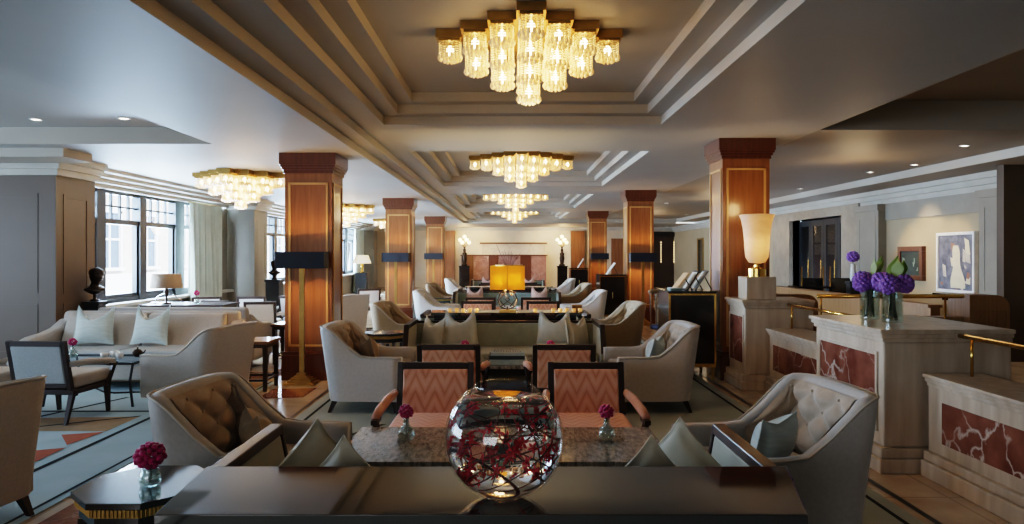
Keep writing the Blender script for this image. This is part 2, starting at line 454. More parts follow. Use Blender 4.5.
# walls ------------------------------------------------------------------
w = MB()
for p in PIERS[1:]: w.box(XW - .3, XP, p, p + .85, 0, ZL)
for a, b in zip(PIERS, PIERS[1:]):
    w.box(XW - .3, XW, b - .75, b, .72, 2.49); w.box(XW - .3, XW, a + .85, b, 2.49, ZL); w.box(XW - .3, XW, a + .85, b, 0, .72)
w.box(XW - .3, XW, 30.85, Y1, 0, ZL)
struct(w.build('wall_left', 'wall'))
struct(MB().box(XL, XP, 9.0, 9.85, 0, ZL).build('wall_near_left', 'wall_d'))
w = MB()                                                     # near bay beside the camera, its tall opening added for fill light
w.box(XL - .3, XL, Y0, 2.2, 0, 2.9); w.box(XL - .3, XL, 7.6, 9.85, 0, 2.9); w.box(XL - .3, XL, 2.2, 7.6, 0, .7); w.box(XL - .3, XL, 2.2, 7.6, 2.5, 2.9)
struct(w.build('wall_near_bay', 'wall'))
struct(MB().box(XL - .3, XR + .2, Y0 - .2, Y0, 0, 3.3).build('wall_back', 'wall'))
struct(MB().box(XW - .3, XR + .2, Y1, Y1 + .2, 0, ZL).build('wall_end', 'cream'))
w = MB()
# the marble doorway is an opening of the balustrade-side wall
w.box(XR, XR + .2, Y0, 16.1, 0, 3.3); w.box(XR, XR + .2, 19.1, Y1, 0, 3.3); w.box(XR, XR + .2, 16.1, 19.1, 2.36, 3.3)
struct(w.build('wall_right', 'wallr'))
w = MB().box(6.9, XR, 10.2, 10.35, 0, 3.2).box(6.86, XR, 10.16, 10.39, 0, .2)
struct(w.build('wall_near_right', 'dark_panel'))

# panel mouldings
def frame_y(mb, x0, x1, z0, z1, y, w=.05, d=.007):
    mb.box(x0, x1, y - d, y, z1 - w, z1); mb.box(x0, x1, y - d, y, z0, z0 + w); mb.box(x0, x0 + w, y - d, y, z0 + w, z1 - w); mb.box(x1 - w, x1, y - d, y, z0 + w, z1 - w)
def frame_x(mb, y0, y1, z0, z1, x, w=.05, d=.007):
    mb.box(x, x + d, y0, y1, z1 - w, z1); mb.box(x, x + d, y0, y1, z0, z0 + w); mb.box(x, x + d, y0, y0 + w, z0 + w, z1 - w); mb.box(x, x + d, y1 - w, y1, z0 + w, z1 - w)
n_trim = 0
def trim(mb, m, bevel=0):
    global n_trim
    n_trim += 1
    return struct(mb.build('trim_%d' % n_trim, m, bevel=bevel))
for i, p in enumerate(PIERS):
    mb = MB(); x0 = XL if i == 0 else XW
    if i == 0:
        frame_y(mb, -7.9, -5.82, 1.02, 2.25, p); frame_y(mb, -7.9, -5.82, .25, .88, p)
        frame_y(mb, -8.8, -8.1, 1.02, 2.25, p)
    else:
        frame_y(mb, XW + .08, XP - .08, 1.05, 2.25, p, .04); frame_y(mb, XW + .08, XP - .08, .25, .9, p, .04)
    frame_x(mb, p + .15, p + .70, 1.0, 2.25, XP, .05); frame_x(mb, p + .15, p + .70, .25, .88, XP, .05)
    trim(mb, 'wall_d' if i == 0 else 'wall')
    mb = MB()
    for k in range(3): mb.box(x0, XP + .05 + .05 * k, p - .05 - .05 * k, p + .9, 2.47 + .077 * k, 2.47 + .077 * (k + 1) + (.0 if k < 2 else -.001))
    trim(mb, 'trimw')
    b1 = PIERS[i + 1] if i < 3 else Y1
    mb = MB()
    for k, (xx, z0, z1) in enumerate([(XW + .10, 2.49, 2.545), (XW + .25, 2.545, 2.60), (XW + .40, 2.60, 2.65), (XW + .56, 2.65, 2.70)]):
        mb.box(XW, xx, p + .9, b1 - .16, z0, z1)
    trim(mb, 'trimw')
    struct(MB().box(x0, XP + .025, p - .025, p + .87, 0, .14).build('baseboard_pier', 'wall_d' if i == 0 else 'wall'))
mb = MB().box(XL, -5.05, 8.25, 8.82, 2.60, 2.70); trim(mb, 'ceil2')
# cornice along the cream end wall
mb = MB().box(XW, XR, Y1 - .10, Y1, 2.56, 2.62).box(XW, XR, Y1 - .18, Y1, 2.62, 2.70); trim(mb, 'trimw')
# balustrade-side wall: cornice, pilasters, recessed picture bay
mb = MB()
for k in range(3): mb.box(XR - .06 - .06 * k, XR, 10.36, Y1 - .2, 2.48 + .09 * k, 2.48 + .09 * (k + 1))
trim(mb, 'trimw')
def pilaster(y0, y1, d=.16):
    mb = MB(); x = XR - d
    mb.box(x, XR, y0, y1, 0, 2.48); mb.box(x - .04, XR, y0 - .04, y1 + .04, 0, .2)
    mb.box(x - .04, XR, y0 - .04, y1 + .04, 2.36, 2.48)
    frame_x(mb, y0 + .1, y1 - .1, .9, 2.25, x - .007, .04)
    trim(mb, 'pil')
pilaster(10.60, 11.27); pilaster(14.35, 15.25)
mb = MB().box(XR - .05, XR, 11.32, 14.30, 2.16, 2.48); trim(mb, 'pil')

# marble doorway
d = bpy.data.objects.new('door_1', None); C.objects.link(d); struct(d)
mb = MB(); x = XR - .10
for a, b, z0, z1 in ((15.3, 16.1, 0, 2.36), (19.1, 20.3, 0, 2.36), (15.3, 20.3, 2.36, 2.62)): mb.box(x, XR + .2, a, b, z0, z1)
mb.build('door_surround', 'portal', d)
mb = MB(); mb.box(XR + .3, XR + 1.6, 15.9, 16.0, 0, 2.5).box(XR + .3, XR + 1.6, 19.2, 19.3, 0, 2.5).box(XR + 1.6, XR + 1.7, 15.9, 19.3, 0, 2.5).box(XR + .2, XR + 1.7, 15.9, 19.3, 2.5, 2.6)
mb.build('lobby_lining', 'interior_dark', d)
for k in range(4):
    y = 16.12 + .745 * k
    lf = MB().box(XR + .16, XR + .2, y, y + .12, 0, 2.34).box(XR + .16, XR + .2, y + .6, y + .735, 0, 2.34).box(XR + .16, XR + .2, y + .12, y + .6, 2.2, 2.34).box(XR + .16, XR + .2, y + .12, y + .6, 0, .15).build('door_leaf', 'blackm', d)
    MB().box(XR + .175, XR + .185, y + .12, y + .6, .15, 2.2).build('door_pane', 'pane', lf)
    MB().tube([(XR + .12, y + .05, .9), (XR + .12, y + .05, 1.35)], .012).build('door_handle', 'brass', lf)
# black doorway at the end of the hall
d = bpy.data.objects.new('door_2', None); C.objects.link(d); struct(d)
xa, xb = xat(648, 32.9), xat(681, 32.9)
MB().box(xa, xa + .18, 32.8, 33.0, 0, 2.42).box(xb - .22, xb, 32.8, 33.0, 0, 2.42).box(xa, xb, 32.8, 33.0, 2.28, 2.5).build('door_surround', 'interior_dark', d)
MB().box(xa + .18, xb - .22, 32.93, 32.99, 0, 2.28).build('door_leaf', wood('dim_wood', (.05, .022, .012), (.03, .014, .008)), d)
mb = MB()
for i in range(2):
    for k in range(9):
        mb.sphere((xat(661 + 13 * i, 32.88), 32.88, 1.15 + .11 * k), .022, 5)
mb.build('hanging_light_string', emis('tiny_lights', (1, .75, .4), 4), d)

# windows ------------------------------------------------------------------
def window(n, p, b):
    d = bpy.data.objects.new('window_%d' % n, None); C.objects.link(d); struct(d)
    y0, y1 = p + .85, b; o = p - 9.0
    posts = [(y0, y0 + .08), (11.0 + o, 11.24 + o), (12.28 + o, 12.5 + o), (13.58 + o, 13.95 + o), (15.05 + o, 15.25 + o), (y1 - .08, y1)]
    mb = MB()
    for a, c in posts: mb.box(XW - .16, XW - .02, a, c, .72, 2.49)
    mb.box(XW - .14, XW - .04, y0, y1, 1.97, 2.05); mb.box(XW - .14, XW - .04, y0, y1, 2.44, 2.49); mb.box(XW - .14, XW - .04, y0, y1, .72, .80)
    mb.build('window_frame', 'winframe', d)
    mu = MB()
    for (_, a), (c, _) in zip(posts, posts[1:]):
        for k in range(1, 4):
            y = a + (c - a) * k / 4; mu.box(XW - .11, XW - .07, y - .018, y + .018, 2.05, 2.44)
        mu.box(XW - .11, XW - .07, a, c, 2.235, 2.265)
        for q in (a, c - .05): mu.box(XW - .12, XW - .06, q, q + .05, .80, 1.97)
        mu.box(XW - .12, XW - .06, a, c, .80, .86)
    mu.build('window_muntin', 'winframe', d)
    MB().box(XW - .095, XW - .085, y0, y1, .72, 2.49).build('window_pane', 'pane', d)
    MB().box(XW - .05, XW + .16, y0, y1, .68, .73).build('window_sill', 'trimw', d)
for i in range(3): window(i + 1, PIERS[i], PIERS[i + 1])
d = bpy.data.objects.new('window_4', None); C.objects.link(d); struct(d)  # unseen window frame added around the near fill light
mb = MB()
for k in range(5): mb.box(XL - .2, XL - .1, 2.2 + 1.325 * k, 2.3 + 1.325 * k, .7, 2.5)
mb.box(XL - .2, XL - .1, 2.2, 7.6, 1.95, 2.03); mb.build('window_frame', 'winframe', d)

def curtain(y0, y1, x, label):
    def fn(u, v):
        y = y0 + (y1 - y0) * u; z = .03 + 2.44 * v
        a = .085 * (1 - .45 * v)
        return (x + a * math.sin(u * 2 * PI * 9) + .02 * math.sin(u * 47 + 2 * v), y + .012 * math.sin(u * 90), z)
    o = thing('curtain', label, 'curtain', (0, 0, 0))
    MB().grid(fn, 160, 6).build('curtain_panel', 'curtain', o, smooth=True)
    mb = MB().tube([(x, y0 - .05, 2.475), (x, y1 + .02, 2.475)], .012); mb.build('curtain_track', 'brass', o)
curtain(13.75, 15.22, -6.03, 'pale green pleated curtain beside the window behind the big beige sofa')
curtain(20.9, 22.2, -6.03, 'pale green curtain closing the second window bay')
curtain(23.95, 25.2, -6.03, 'pale curtain in the far bay just past the second pier')
curtain(28.4, 29.9, -6.03, 'farthest pale curtain, seen between the two farther wooden columns')

# the street outside -------------------------------------------------------
b = thing('street_building', 'sunlit red brick building with white windows across the street', 'building', (-16, 24, 0))
MB().box(-.6, 0, 0, 46, -1, 9).build('wall', 'brick', b)
MB().box(0, .25, 0, 46, -1, .7).build('plinth', 'whitepaint', b)
for fl_ in range(2):
    for k in range(15):
        y = 1.2 + 3.0 * k; z = .95 + 3.4 * fl_
        wn = MB().box(0, .12, y, y + .12, z, z + 2.3).box(0, .12, y + 1.6, y + 1.72, z, z + 2.3).box(0, .12, y, y + 1.72, z + 2.2, z + 2.35).box(-.02, .2, y - .1, y + 1.82, z - .12, z)
        wn = wn.box(.02, .08, y + .12, y + 1.6, z + 1.1, z + 1.18).box(.02, .08, y + .84, y + .90, z, z + 2.2).build('window', 'whitepaint', b)
        MB().box(0, .03, y + .12, y + 1.6, z, z + 2.2).build('pane', 'extglass', wn)
st = MB().add([(-16, -4, -.4), (XL - .3, -4, -.4), (XL - .3, 80, -.4), (-16, 80, -.4)], [(0, 1, 2, 3)]).build('street', 'street'); struct(st)
# ------------------------------------------------------------------ floor finishes (flush inlays and carpets)
def para(mb, pts, z=.004): mb.add([(x, y, z) for x, y in pts], [tuple(range(len(pts)))])
car = MB()
flat(car, -1.96, 2.30, -3.5, 28.3, .006)
car.cur = 1
for x in (-1.86, 2.18): flat(car, x, x + .03, -3.5, 28.3, .008)
for k in range(3):
    y = 6.3 + 6.65 * k
    for s in (-1, 1):
        x0 = .22 + s * 1.35
        para(car, [(x0, y + .1), (x0 + .05, y + .1), (x0 + s * .55 + .05, y - .9), (x0 + s * .55, y - .9)], .009)
car.cur = 2
for k in range(3):
    y = 5.2 + 6.65 * k
    for s in (-1, 1):
        x0 = .22 + s * 1.5
        para(car, [(x0 - .22, y), (x0 + .22, y), (x0 + .22, y + .55), (x0 - .22, y + .55)], .0085)
c = car.build('hall_carpet', ['carpet', 'carpet_l', 'carpet_t']); tag(c, 'sage carpet with dark border running down the middle of the hall', 'carpet'); c['kind'] = 'structure'
car = MB()
flat(car, -8.6, -2.72, 1.5, 8.55, .006)
car.cur = 1
flat(car, -3.30, -3.255, 1.5, 8.55, .008); flat(car, -2.80, -2.775, 1.5, 8.55, .008)
para(car, [(-5.6, 5.35), (-3.4, 6.7), (-3.4, 6.74), (-5.6, 5.40)], .009); para(car, [(-5.0, 5.9), (-3.9, 5.9), (-3.9, 5.94), (-5.0, 5.94)], .009)
para(car, [(-6.2, 6.9), (-3.4, 6.9), (-3.4, 6.95), (-6.2, 6.95)], .009); para(car, [(-4.6, 6.0), (-4.0, 7.6), (-3.95, 7.6), (-4.55, 6.0)], .009)
car.cur = 2
para(car, [(-3.46, 5.70), (-3.40, 6.12), (-3.70, 6.02)], .0095); para(car, [(-3.40, 5.12), (-3.42, 5.62), (-3.70, 5.50)], .0095); para(car, [(-4.0, 5.2), (-3.72, 5.35), (-3.8, 5.75)], .0095); para(car, [(-4.9, 4.75), (-4.35, 5.1), (-4.8, 5.3)], .0095)
car.cur = 3
para(car, [(-4.9, 6.15), (-3.4, 6.15), (-3.4, 6.7), (-5.2, 6.6)], .0075); para(car, [(-3.24, 7.6), (-2.82, 7.6), (-2.82, 8.5), (-3.24, 8.5)], .0075)
c = car.build('window_bay_carpet', ['carpet_b', 'carpet_l', 'carpet_c', 'carpet_t']); tag(c, 'blue carpet with coral triangles and dark lines under the window seating', 'carpet'); c['kind'] = 'structure'
mb = MB()
for k in range(22):
    y = 2.6 + .62 * k
    if k % 2 == 0: para(mb, [(-2.62, y), (-2.16, y + .06), (-2.16, y + .60), (-2.62, y + .54)])
for k in range(5):
    for j in range(2):
        x = -5.3 + .95 * k + .4 * j; y = 8.75 + .62 * j
        if x < -2.7: para(mb, [(x, y), (x + .5, y), (x + .62, y + .5), (x + .12, y + .5)])
for k in range(4): para(mb, [(-3.3, 10.4 + 1.3 * k), (-2.75, 10.4 + 1.3 * k), (-2.75, 11.0 + 1.3 * k), (-3.3, 11.0 + 1.3 * k)])
trim(mb, 'inlayred')
mb = MB(); flat(mb, 2.36, 2.40, -3.5, 28.3, .004); flat(mb, -2.02, -1.985, -3.5, 28.3, .004); trim(mb, 'floorline')

# ------------------------------------------------------------------ columns
def column():
    o = thing('column', '', 'column'); s = .28
    MB().box(-s - .035, s + .035, -s - .035, s + .035, 0, .30).box(-s - .02, s + .02, -s - .02, s + .02, .30, .34).build('base', 'coldark', o, bevel=.008)
    MB().box(-s, s, -s, s, .34, 9).build('shaft', 'col', o)
    fr = MB(); q = s + .012
    for a in range(4):
        m = MB(); t = .024
        z0, z1, x = .40, 9, s - .045
        m.box(-x, -x + t, -q, -s, z0, z1 - .35); m.box(x - t, x, -q, -s, z0, z1 - .35); m.box(-x, x, -q, -s, z0, z0 + t); m.box(-x, x, -q, -s, z1 - .35 - t, z1 - .35)
        m.xf(Matrix.Rotation(a * PI / 2, 4, 'Z')); fr.add(m.v, m.f)
    fr.build('panel_moulding', 'inlay', o)
    cp = MB(); 
    for k, (e, z0, z1) in enumerate([(.015, 8.76, 8.80), (.03, 8.80, 8.83), (.045, 8.83, 8.86), (.055, 8.86, 9.0)]): cp.box(-s - e, s + e, -s - e, s + e, z0, z1)
    cp.build('capital', 'coldark', o)
    return o
def fit_column(o, H):
    """stretch the tall pieces so that the capital meets this ceiling"""
    for ch in o.children:
        for v in ch.data.vertices:
            if v.co.z > 5: v.co.z += H - 9
    return o
kcl = fit_column(column(), ZL); kcr = fit_column(column(), ZC)
ords = ['first', 'second', 'third']
for k, y in enumerate((8.97, 15.99, 23.6)):
    for kind, x, side in ((kcl, -2.40, 'window'), (kcr, 2.81, 'balustrade')):
        lab = '%s square cherry wood column along the %s side of the hall' % (ords[k], side)
        if k == 0: kind.location = (x, y, 0); kind['label'] = lab; kind['group'] = 'wooden columns'
        else: dup(kind, (x, y, 0), 0, lab)
# ------------------------------------------------------------------ seating
def u_path(W, y_f, y_b, rc, n_arm=7, n_c=6, n_b=7):
    """plan of a tub chair's outside: front of one arm, round the back, front of the other (x, y, nx, ny)"""
    h = W / 2; out = []
    for i in range(n_arm): out.append((-h, y_f + (y_b + rc - y_f) * i / (n_arm - 1), -1, 0))
    for i in range(1, n_c):
        t = PI + (PI / 2) * i / n_c
        out.append((-h + rc + rc * math.cos(t), y_b + rc + rc * math.sin(t), math.cos(t), math.sin(t)))
    for i in range(n_b): out.append((-h + rc + (W - 2 * rc) * i / (n_b - 1), y_b, 0, -1))
    for i in range(1, n_c):
        t = -PI / 2 + (PI / 2) * i / n_c
        out.append((h - rc + rc * math.cos(t), y_b + rc + rc * math.sin(t), math.cos(t), math.sin(t)))
    for i in range(n_arm): out.append((h, y_b + rc + (y_f - y_b - rc) * i / (n_arm - 1), 1, 0))
    return out

def make_tub(shell='velvet', inner='velvet_in', tufted=True, W=.78, H=.815, HA=.54):
    o = thing('armchair', '', 'armchair')
    yf, yb, rc, th = .38, -.32, .13, .085
    P = u_path(W, yf, yb, rc)
    def hgt(y):                                               # arm line sweeping up to the back
        return HA + (H - HA) * sst(.06, -.27, y) ** 1.25
    def ring_pt(p, q):
        x, y, nx, ny = p; h = hgt(y) + .012 * math.cos(PI * x / W) * (y < -.2)
        lean = .10 * max(0, (-y + .05)) / .37                 # back leans outward with height
        lean = min(lean, .10)
        off, z = q(h)
        k = max(0, (z - .13) / (H - .13))
        yy = y - lean * k
        flare = .02 * k
        return (x - nx * off + nx * flare, yy - ny * off, z)
    prof = [lambda h: (.0, .125), lambda h: (0, .13 + (h - .13) * .5), lambda h: (0, h - .035), lambda h: (.010, h - .012), lambda h: (.03, h), lambda h: (th - .03, h), lambda h: (th - .008, h - .012),
            lambda h: (th, h - .04), lambda h: (th, .40 + (h - .44) * .3), lambda h: (th, .30)]
    mb = MB(); vs = [ring_pt(p, q) for p in P for q in prof]; m = len(prof); n = len(P)
    fs = [(i * m + j, (i + 1) * m + j, (i + 1) * m + j + 1, i * m + j + 1) for i in range(n - 1) for j in range(m - 1)]
    fs += [tuple(range(m)), tuple(range((n - 1) * m, n * m))[::-1]]
    mb.add(vs, fs); mb.build('shell', shell, o, smooth=True)
    # piping along the outer top edge
    pp = [ring_pt(p, lambda h: (.004, h - .006)) for p in P]
    pf = [ring_pt(P[0], lambda h, t=t: (.004, h - .006 - t)) for t in (.38, .19)]
    pl = [ring_pt(P[-1], lambda h, t=t: (.004, h - .006 - t)) for t in (.19, .38)]
    pz = [(x, y + .003, z) for x, y, z in pf] + pp + [(x, y + .003, z) for x, y, z in pl]
    MB().tube(pz, .0065, 5).build('piping', 'piping', o, smooth=True)
    # upholstered lining of the back, button tufted
    ins = [p for p in P if p[1] < .02]
    L = [0]
    for a, b in zip(ins, ins[1:]): L.append(L[-1] + math.hypot(a[0] - b[0], a[1] - b[1]))
    def lin(u):
        s = u * L[-1]
        for i in range(len(L) - 1):
            if s <= L[i + 1] + 1e-9:
                t = (s - L[i]) / (L[i + 1] - L[i]); return tuple(ins[i][k] + (ins[i + 1][k] - ins[i][k]) * t for k in range(4))
        return ins[-1]
    def fn(u, v):
        p = lin(u); h = hgt(p[1]); z0 = .40; z = z0 + (h - .022 - z0) * v
        a, b = u * 5.0, v * 2.2
        e = min(1, 6 * v, 7 * (1 - v), 9 * u, 9 * (1 - u))
        if tufted:
            f = abs(math.sin(PI * (a + b)) * math.sin(PI * (a - b))) ** .45
            d = .012 + .045 * f * e
        else: d = .012 + .03 * e
        x, y, zz = ring_pt(p, lambda hh: (th + d, z))
        return (x, y, zz)
    bt = MB().grid(fn, 66 if tufted else 30, 26 if tufted else 12)
    if tufted:
        for i in range(1, 11):
            for j in range(1, 5):
                if (i + j) % 2: continue
                u, v = i / 10, j / 4.4
                if u > .93 or u < .07 or v > .93: continue
                p = lin(u); c = ring_pt(p, lambda hh, v=v, p=p: (th + .016, .40 + (hgt(p[1]) - .022 - .40) * v)); bt.sphere(c, .011, 6)
    bt.build('tufted_back' if tufted else 'back_lining', inner, o, smooth=True)
    MB().box(-W / 2 + th + .004, W / 2 - th - .004, yb + .10, yf - .02, .30, .435).build('seat_cushion', inner if tufted else shell, o, smooth=False, bevel=.035, seg=4)
    MB().box(-W / 2 + .03, W / 2 - .03, yb + .02, yf - .015, .125, .30).build('seat_rail', shell, o, bevel=.015)
    for sx in (-1, 1):
        MB().leg(sx * (W / 2 - .08), yf - .08, 0, .126, .014, .024, sx * .01, .02).build('leg', 'darkwood', o)
        MB().leg(sx * (W / 2 - .09), yb + .06, 0, .126, .014, .026, sx * .01, -.06).build('leg', 'darkwood', o)
    return o

def make_frame_chair(panel='orange', arm='coral', seat='orange', W=.53, H=.74):
    o = thing('framed_armchair', '', 'armchair')
    h = W / 2; yb = -.27; z0, z1 = .34, H; rk = .10            # back rakes from seat to top
    def Y(z): return yb - rk * (z - .3) / (H - .3)
    fb = MB()
    for sx in (-1, 1): fb.bar((sx * (h - .02), Y(.30), .30), (sx * (h - .02), Y(H), H), .04, .045)
    fb.bar((-h + .04, Y(H - .022), H - .022), (h - .04, Y(H - .022), H - .022), .045, .044); fb.bar((-h + .04, Y(z0), z0), (h - .04, Y(z0), z0), .045, .04)
    fb.build('back_frame', 'darkwood', o, bevel=.004)
    pb = MB(); x = h - .04; a, b = z0 + .02, H - .044
    pb.hexa([(-x, Y(a) - .028, a), (x, Y(a) - .028, a), (x, Y(a) + .034, a), (-x, Y(a) + .034, a)], [(-x, Y(b) - .028, b), (x, Y(b) - .028, b), (x, Y(b) + .034, b), (-x, Y(b) + .034, b)])
    pb.build('back_panel', panel, o, bevel=.014, seg=3)
    MB().box(-h + .01, h - .01, yb + .03, .29, .30, .42).build('seat', seat, o, bevel=.035, seg=4)
    MB().box(-h, h, yb, .28, .255, .30).build('seat_frame', 'darkwood', o, bevel=.005)
    for sx in (-1, 1):
        MB().leg(sx * (h - .025), .25, 0, .256, .014, .022, 0, .02).build('leg', 'darkwood', o)
        MB().leg(sx * (h - .022), yb + .02, 0, .256, .014, .022, 0, -.09).build('leg', 'darkwood', o)
        pts = [(sx * (h + .012), Y(.52), .535), (sx * (h + .03), -.1, .53), (sx * (h + .045), .12, .505), (sx * (h + .05), .24, .485)]
        MB().tube(pts, [.026, .03, .03, .026], 8).build('arm_pad', arm, o, smooth=True)
        am = MB(); am.bar((sx * (h + .012), .20, .27), (sx * (h + .045), .265, .47), .032); am.bar((sx * (h + .045), .16, .468), (sx * (h + .05), .285, .462), .04, .03)
        am.bar((sx * h, .20, .28), (sx * (h + .02), .20, .28), .05)
        am.build('arm_support', 'darkwood', o, bevel=.004)
    return o

def make_frame_sofa(fab='sage', W=2.14):
    o = thing('sofa', '', 'sofa'); h = W / 2; yb = -.42; H = .725
    MB().hexa([(-h + .05, yb + .03, .16), (h - .05, yb + .03, .16), (h - .05, yb + .20, .16), (-h + .05, yb + .20, .16)],
              [(-h + .05, yb + .015, H - .03), (h - .05, yb + .015, H - .03), (h - .05, yb + .10, H - .03), (-h + .05, yb + .10, H - .03)]).build('back', fab, o, bevel=.015, seg=3)
    MB().bar((-h + .02, yb + .04, H - .012), (h - .02, yb + .04, H - .012), .07, .026).build('top_rail', 'darkwood', o, bevel=.005)
    MB().box(-h + .07, h - .07, yb + .12, .38, .30, .44).build('seat_cushion', fab, o, bevel=.045, seg=4)
    MB().box(-h + .04, h - .04, yb + .06, .35, .14, .30).build('seat_base', fab, o, bevel=.02)
    for s in (-1, 1):
        x0, x1 = s * (h - .055), s * (h - .005)
        # arm panel, its front edge sloping down to the seat
        MB().prism([(yb + .03, .15), (.47, .15), (.485, .46), (.35, H - .02), (yb + .02, H - .02)], min(x0, x1), max(x0, x1), 'x').build('arm', fab, o, bevel=.012, seg=3)
        rl = MB().bar((s * (h - .03), yb + .0, H), (s * (h - .03), .37, H), .055, .045)
        rl.bar((s * (h - .03), .355, H + .012), (s * (h - .03), .505, .46), .055, .03)
        rl.build('arm_rail', 'darkwood', o, bevel=.005)
        for y in (yb + .06, .40): MB().leg(s * (h - .05), y, 0, .15, .018, .028).build('leg', 'darkwood', o)
    return o

def make_plain_sofa(W=2.25, fab='linen', seats=2):
    o = thing('sofa', '', 'sofa'); h = W / 2; yb = -.42
    MB().box(-h + .02, h - .02, yb + .02, .38, .12, .30).build('seat_base', fab, o, bevel=.03, seg=3)
    MB().hexa([(-h + .03, yb, .14), (h - .03, yb, .14), (h - .03, yb + .16, .14), (-h + .03, yb + .16, .14)], [(-h + .08, yb - .05, .82), (h - .08, yb - .05, .82), (h - .08, yb + .05, .82), (-h + .08, yb + .05, .82)]).build('back', fab, o, bevel=.04, seg=4)
    w = (W - .36) / seats
    for i in range(seats):
        x = -h + .18 + w * i
        MB().hexa([(x + .005, yb + .16, .42), (x + w - .005, yb + .16, .42), (x + w - .005, yb + .33, .42), (x + .005, yb + .33, .42)], [(x + .02, yb + .06, .81), (x + w - .02, yb + .06, .81), (x + w - .02, yb + .18, .79), (x + .02, yb + .18, .79)]).build('back_cushion', fab, o, bevel=.04, seg=4)
        MB().box(x + .004, x + w - .004, yb + .22, .42, .30, .45).build('seat_cushion', 'bluegrey', o, bevel=.045, seg=4)
    for s in (-1, 1):
        pr = [(yb, .14), (.38, .14), (.38, .50), (.35, .56), (.25, .58), (0, .60), (-.2, .64), (yb, .74)]
        MB().prism(pr, s * (h - .17), s * h, 'x').build('arm', fab, o, bevel=.045, seg=4)
        for y in (yb + .07, .32): MB().leg(s * (h - .08), y, 0, .125, .02, .028).build('leg', 'darkwood', o)
    return o

def make_pillow(m, W=.44, Hh=.44, T=.085, dent=.11, horn=.06):
    """feather cushion: corners drawn out, top chopped to a V"""
    o = thing('cushion', '', 'cushion')
    n = 15
    def fn(u, v, s):
        a, b = 2 * u - 1, 2 * v - 1
        k = .13
        x = W / 2 * a * (1 - k * (1 - b * b)); z = Hh / 2 * b * (1 - k * (1 - a * a))
        if b > 0:
            z -= dent * b ** 2 * (1 - abs(a)) ** 1.1
            x *= 1 - horn * b ** 2 * abs(a)
        t = T * max(0, 1 - a * a) ** .45 * max(0, 1 - b * b) ** .45
        return (x, s * t, z + Hh / 2)
    mb = MB(); mb.grid(lambda u, v: fn(u, v, 1), n, n); mb.grid(lambda u, v: fn(u, v, -1), n, n)
    # weld the two faces along the seam
    c = mb.build('cover', m, o, smooth=True)
    import bmesh
    bm = bmesh.new(); bm.from_mesh(c.data); bmesh.ops.remove_doubles(bm, verts=bm.verts, dist=1e-5); bm.to_mesh(c.data); bm.free()
    c.data.polygons.foreach_set('use_smooth', [True] * len(c.data.polygons))
    pts = []
    ed = [(i / 12, 0) for i in range(12)] + [(1, i / 12) for i in range(12)] + [(1 - i / 12, 1) for i in range(12)] + [(0, 1 - i / 12) for i in range(13)]
    pts = [fn(u, v, 0) for u, v in ed]
    MB().tube(pts, .004, 5).build('seam', m, o, smooth=True)
    return o

# ------------------------------------------------------------------ tables
def make_octagon_table(w=.47, d=.48, H=.60):
    o = thing('octagonal_side_table', '', 'side table'); a, b, c = w / 2, d / 2, .135
    def oc(e=0): 
        A, B = a + e, b + e
        return [(-A + c, -B), (A - c, -B), (A, -B + c), (A, B - c), (A - c, B), (-A + c, B), (-A, B - c), (-A, -B + c)]
    MB().prism(oc(), H - .025, H).build('table_top', 'black', o, bevel=.003)
    ap = MB().prism(oc(-.012), H - .058, H - .025).build('gold_apron', 'gold', o)
    rb = MB()
    P = oc(-.010)
    for i in range(8):
        p, q = Vector(P[i]), Vector(P[(i + 1) % 8]); L = (q - p).length; n = max(3, int(L / .014))
        for k in range(n):
            x, y = p.lerp(q, (k + .5) / n); rb.box(x - .0028, x + .0028, y - .0028, y + .0028, H - .056, H - .028)
    rb.build('rib', 'gold', ap)
    MB().prism(oc(-.02), H - .10, H - .058).build('apron', 'black', o)
    P = oc(-.035)
    for i in range(8): MB().leg(P[i][0], P[i][1], 0, H - .11, .014, .018).build('leg', 'black', o)
    MB().prism(oc(-.05), .08, .10).build('lower_shelf', 'black', o)
    return o

def make_side_table(w=.46, H=.55):
    o = thing('side_table', '', 'side table'); a = w / 2
    MB().box(-a, a, -a, a, H - .035, H).build('table_top', 'midwood', o, bevel=.006)
    MB().box(-a + .02, a - .02, -a + .02, a - .02, H - .075, H - .035).build('apron', 'darkwood', o)
    for sx in (-1, 1):
        for sy in (-1, 1): MB().leg(sx * (a - .04), sy * (a - .04), 0, H - .075, .018, .022).build('leg', 'darkwood', o)
    st = MB()
    for s in (-1, 1): st.bar((s * (a - .04), -a + .05, .12), (s * (a - .04), a - .05, .12), .022); st.bar((-a + .05, s * (a - .04), .12), (a - .05, s * (a - .04), .12), .022)
    st.build('stretcher', 'darkwood', o)
    return o

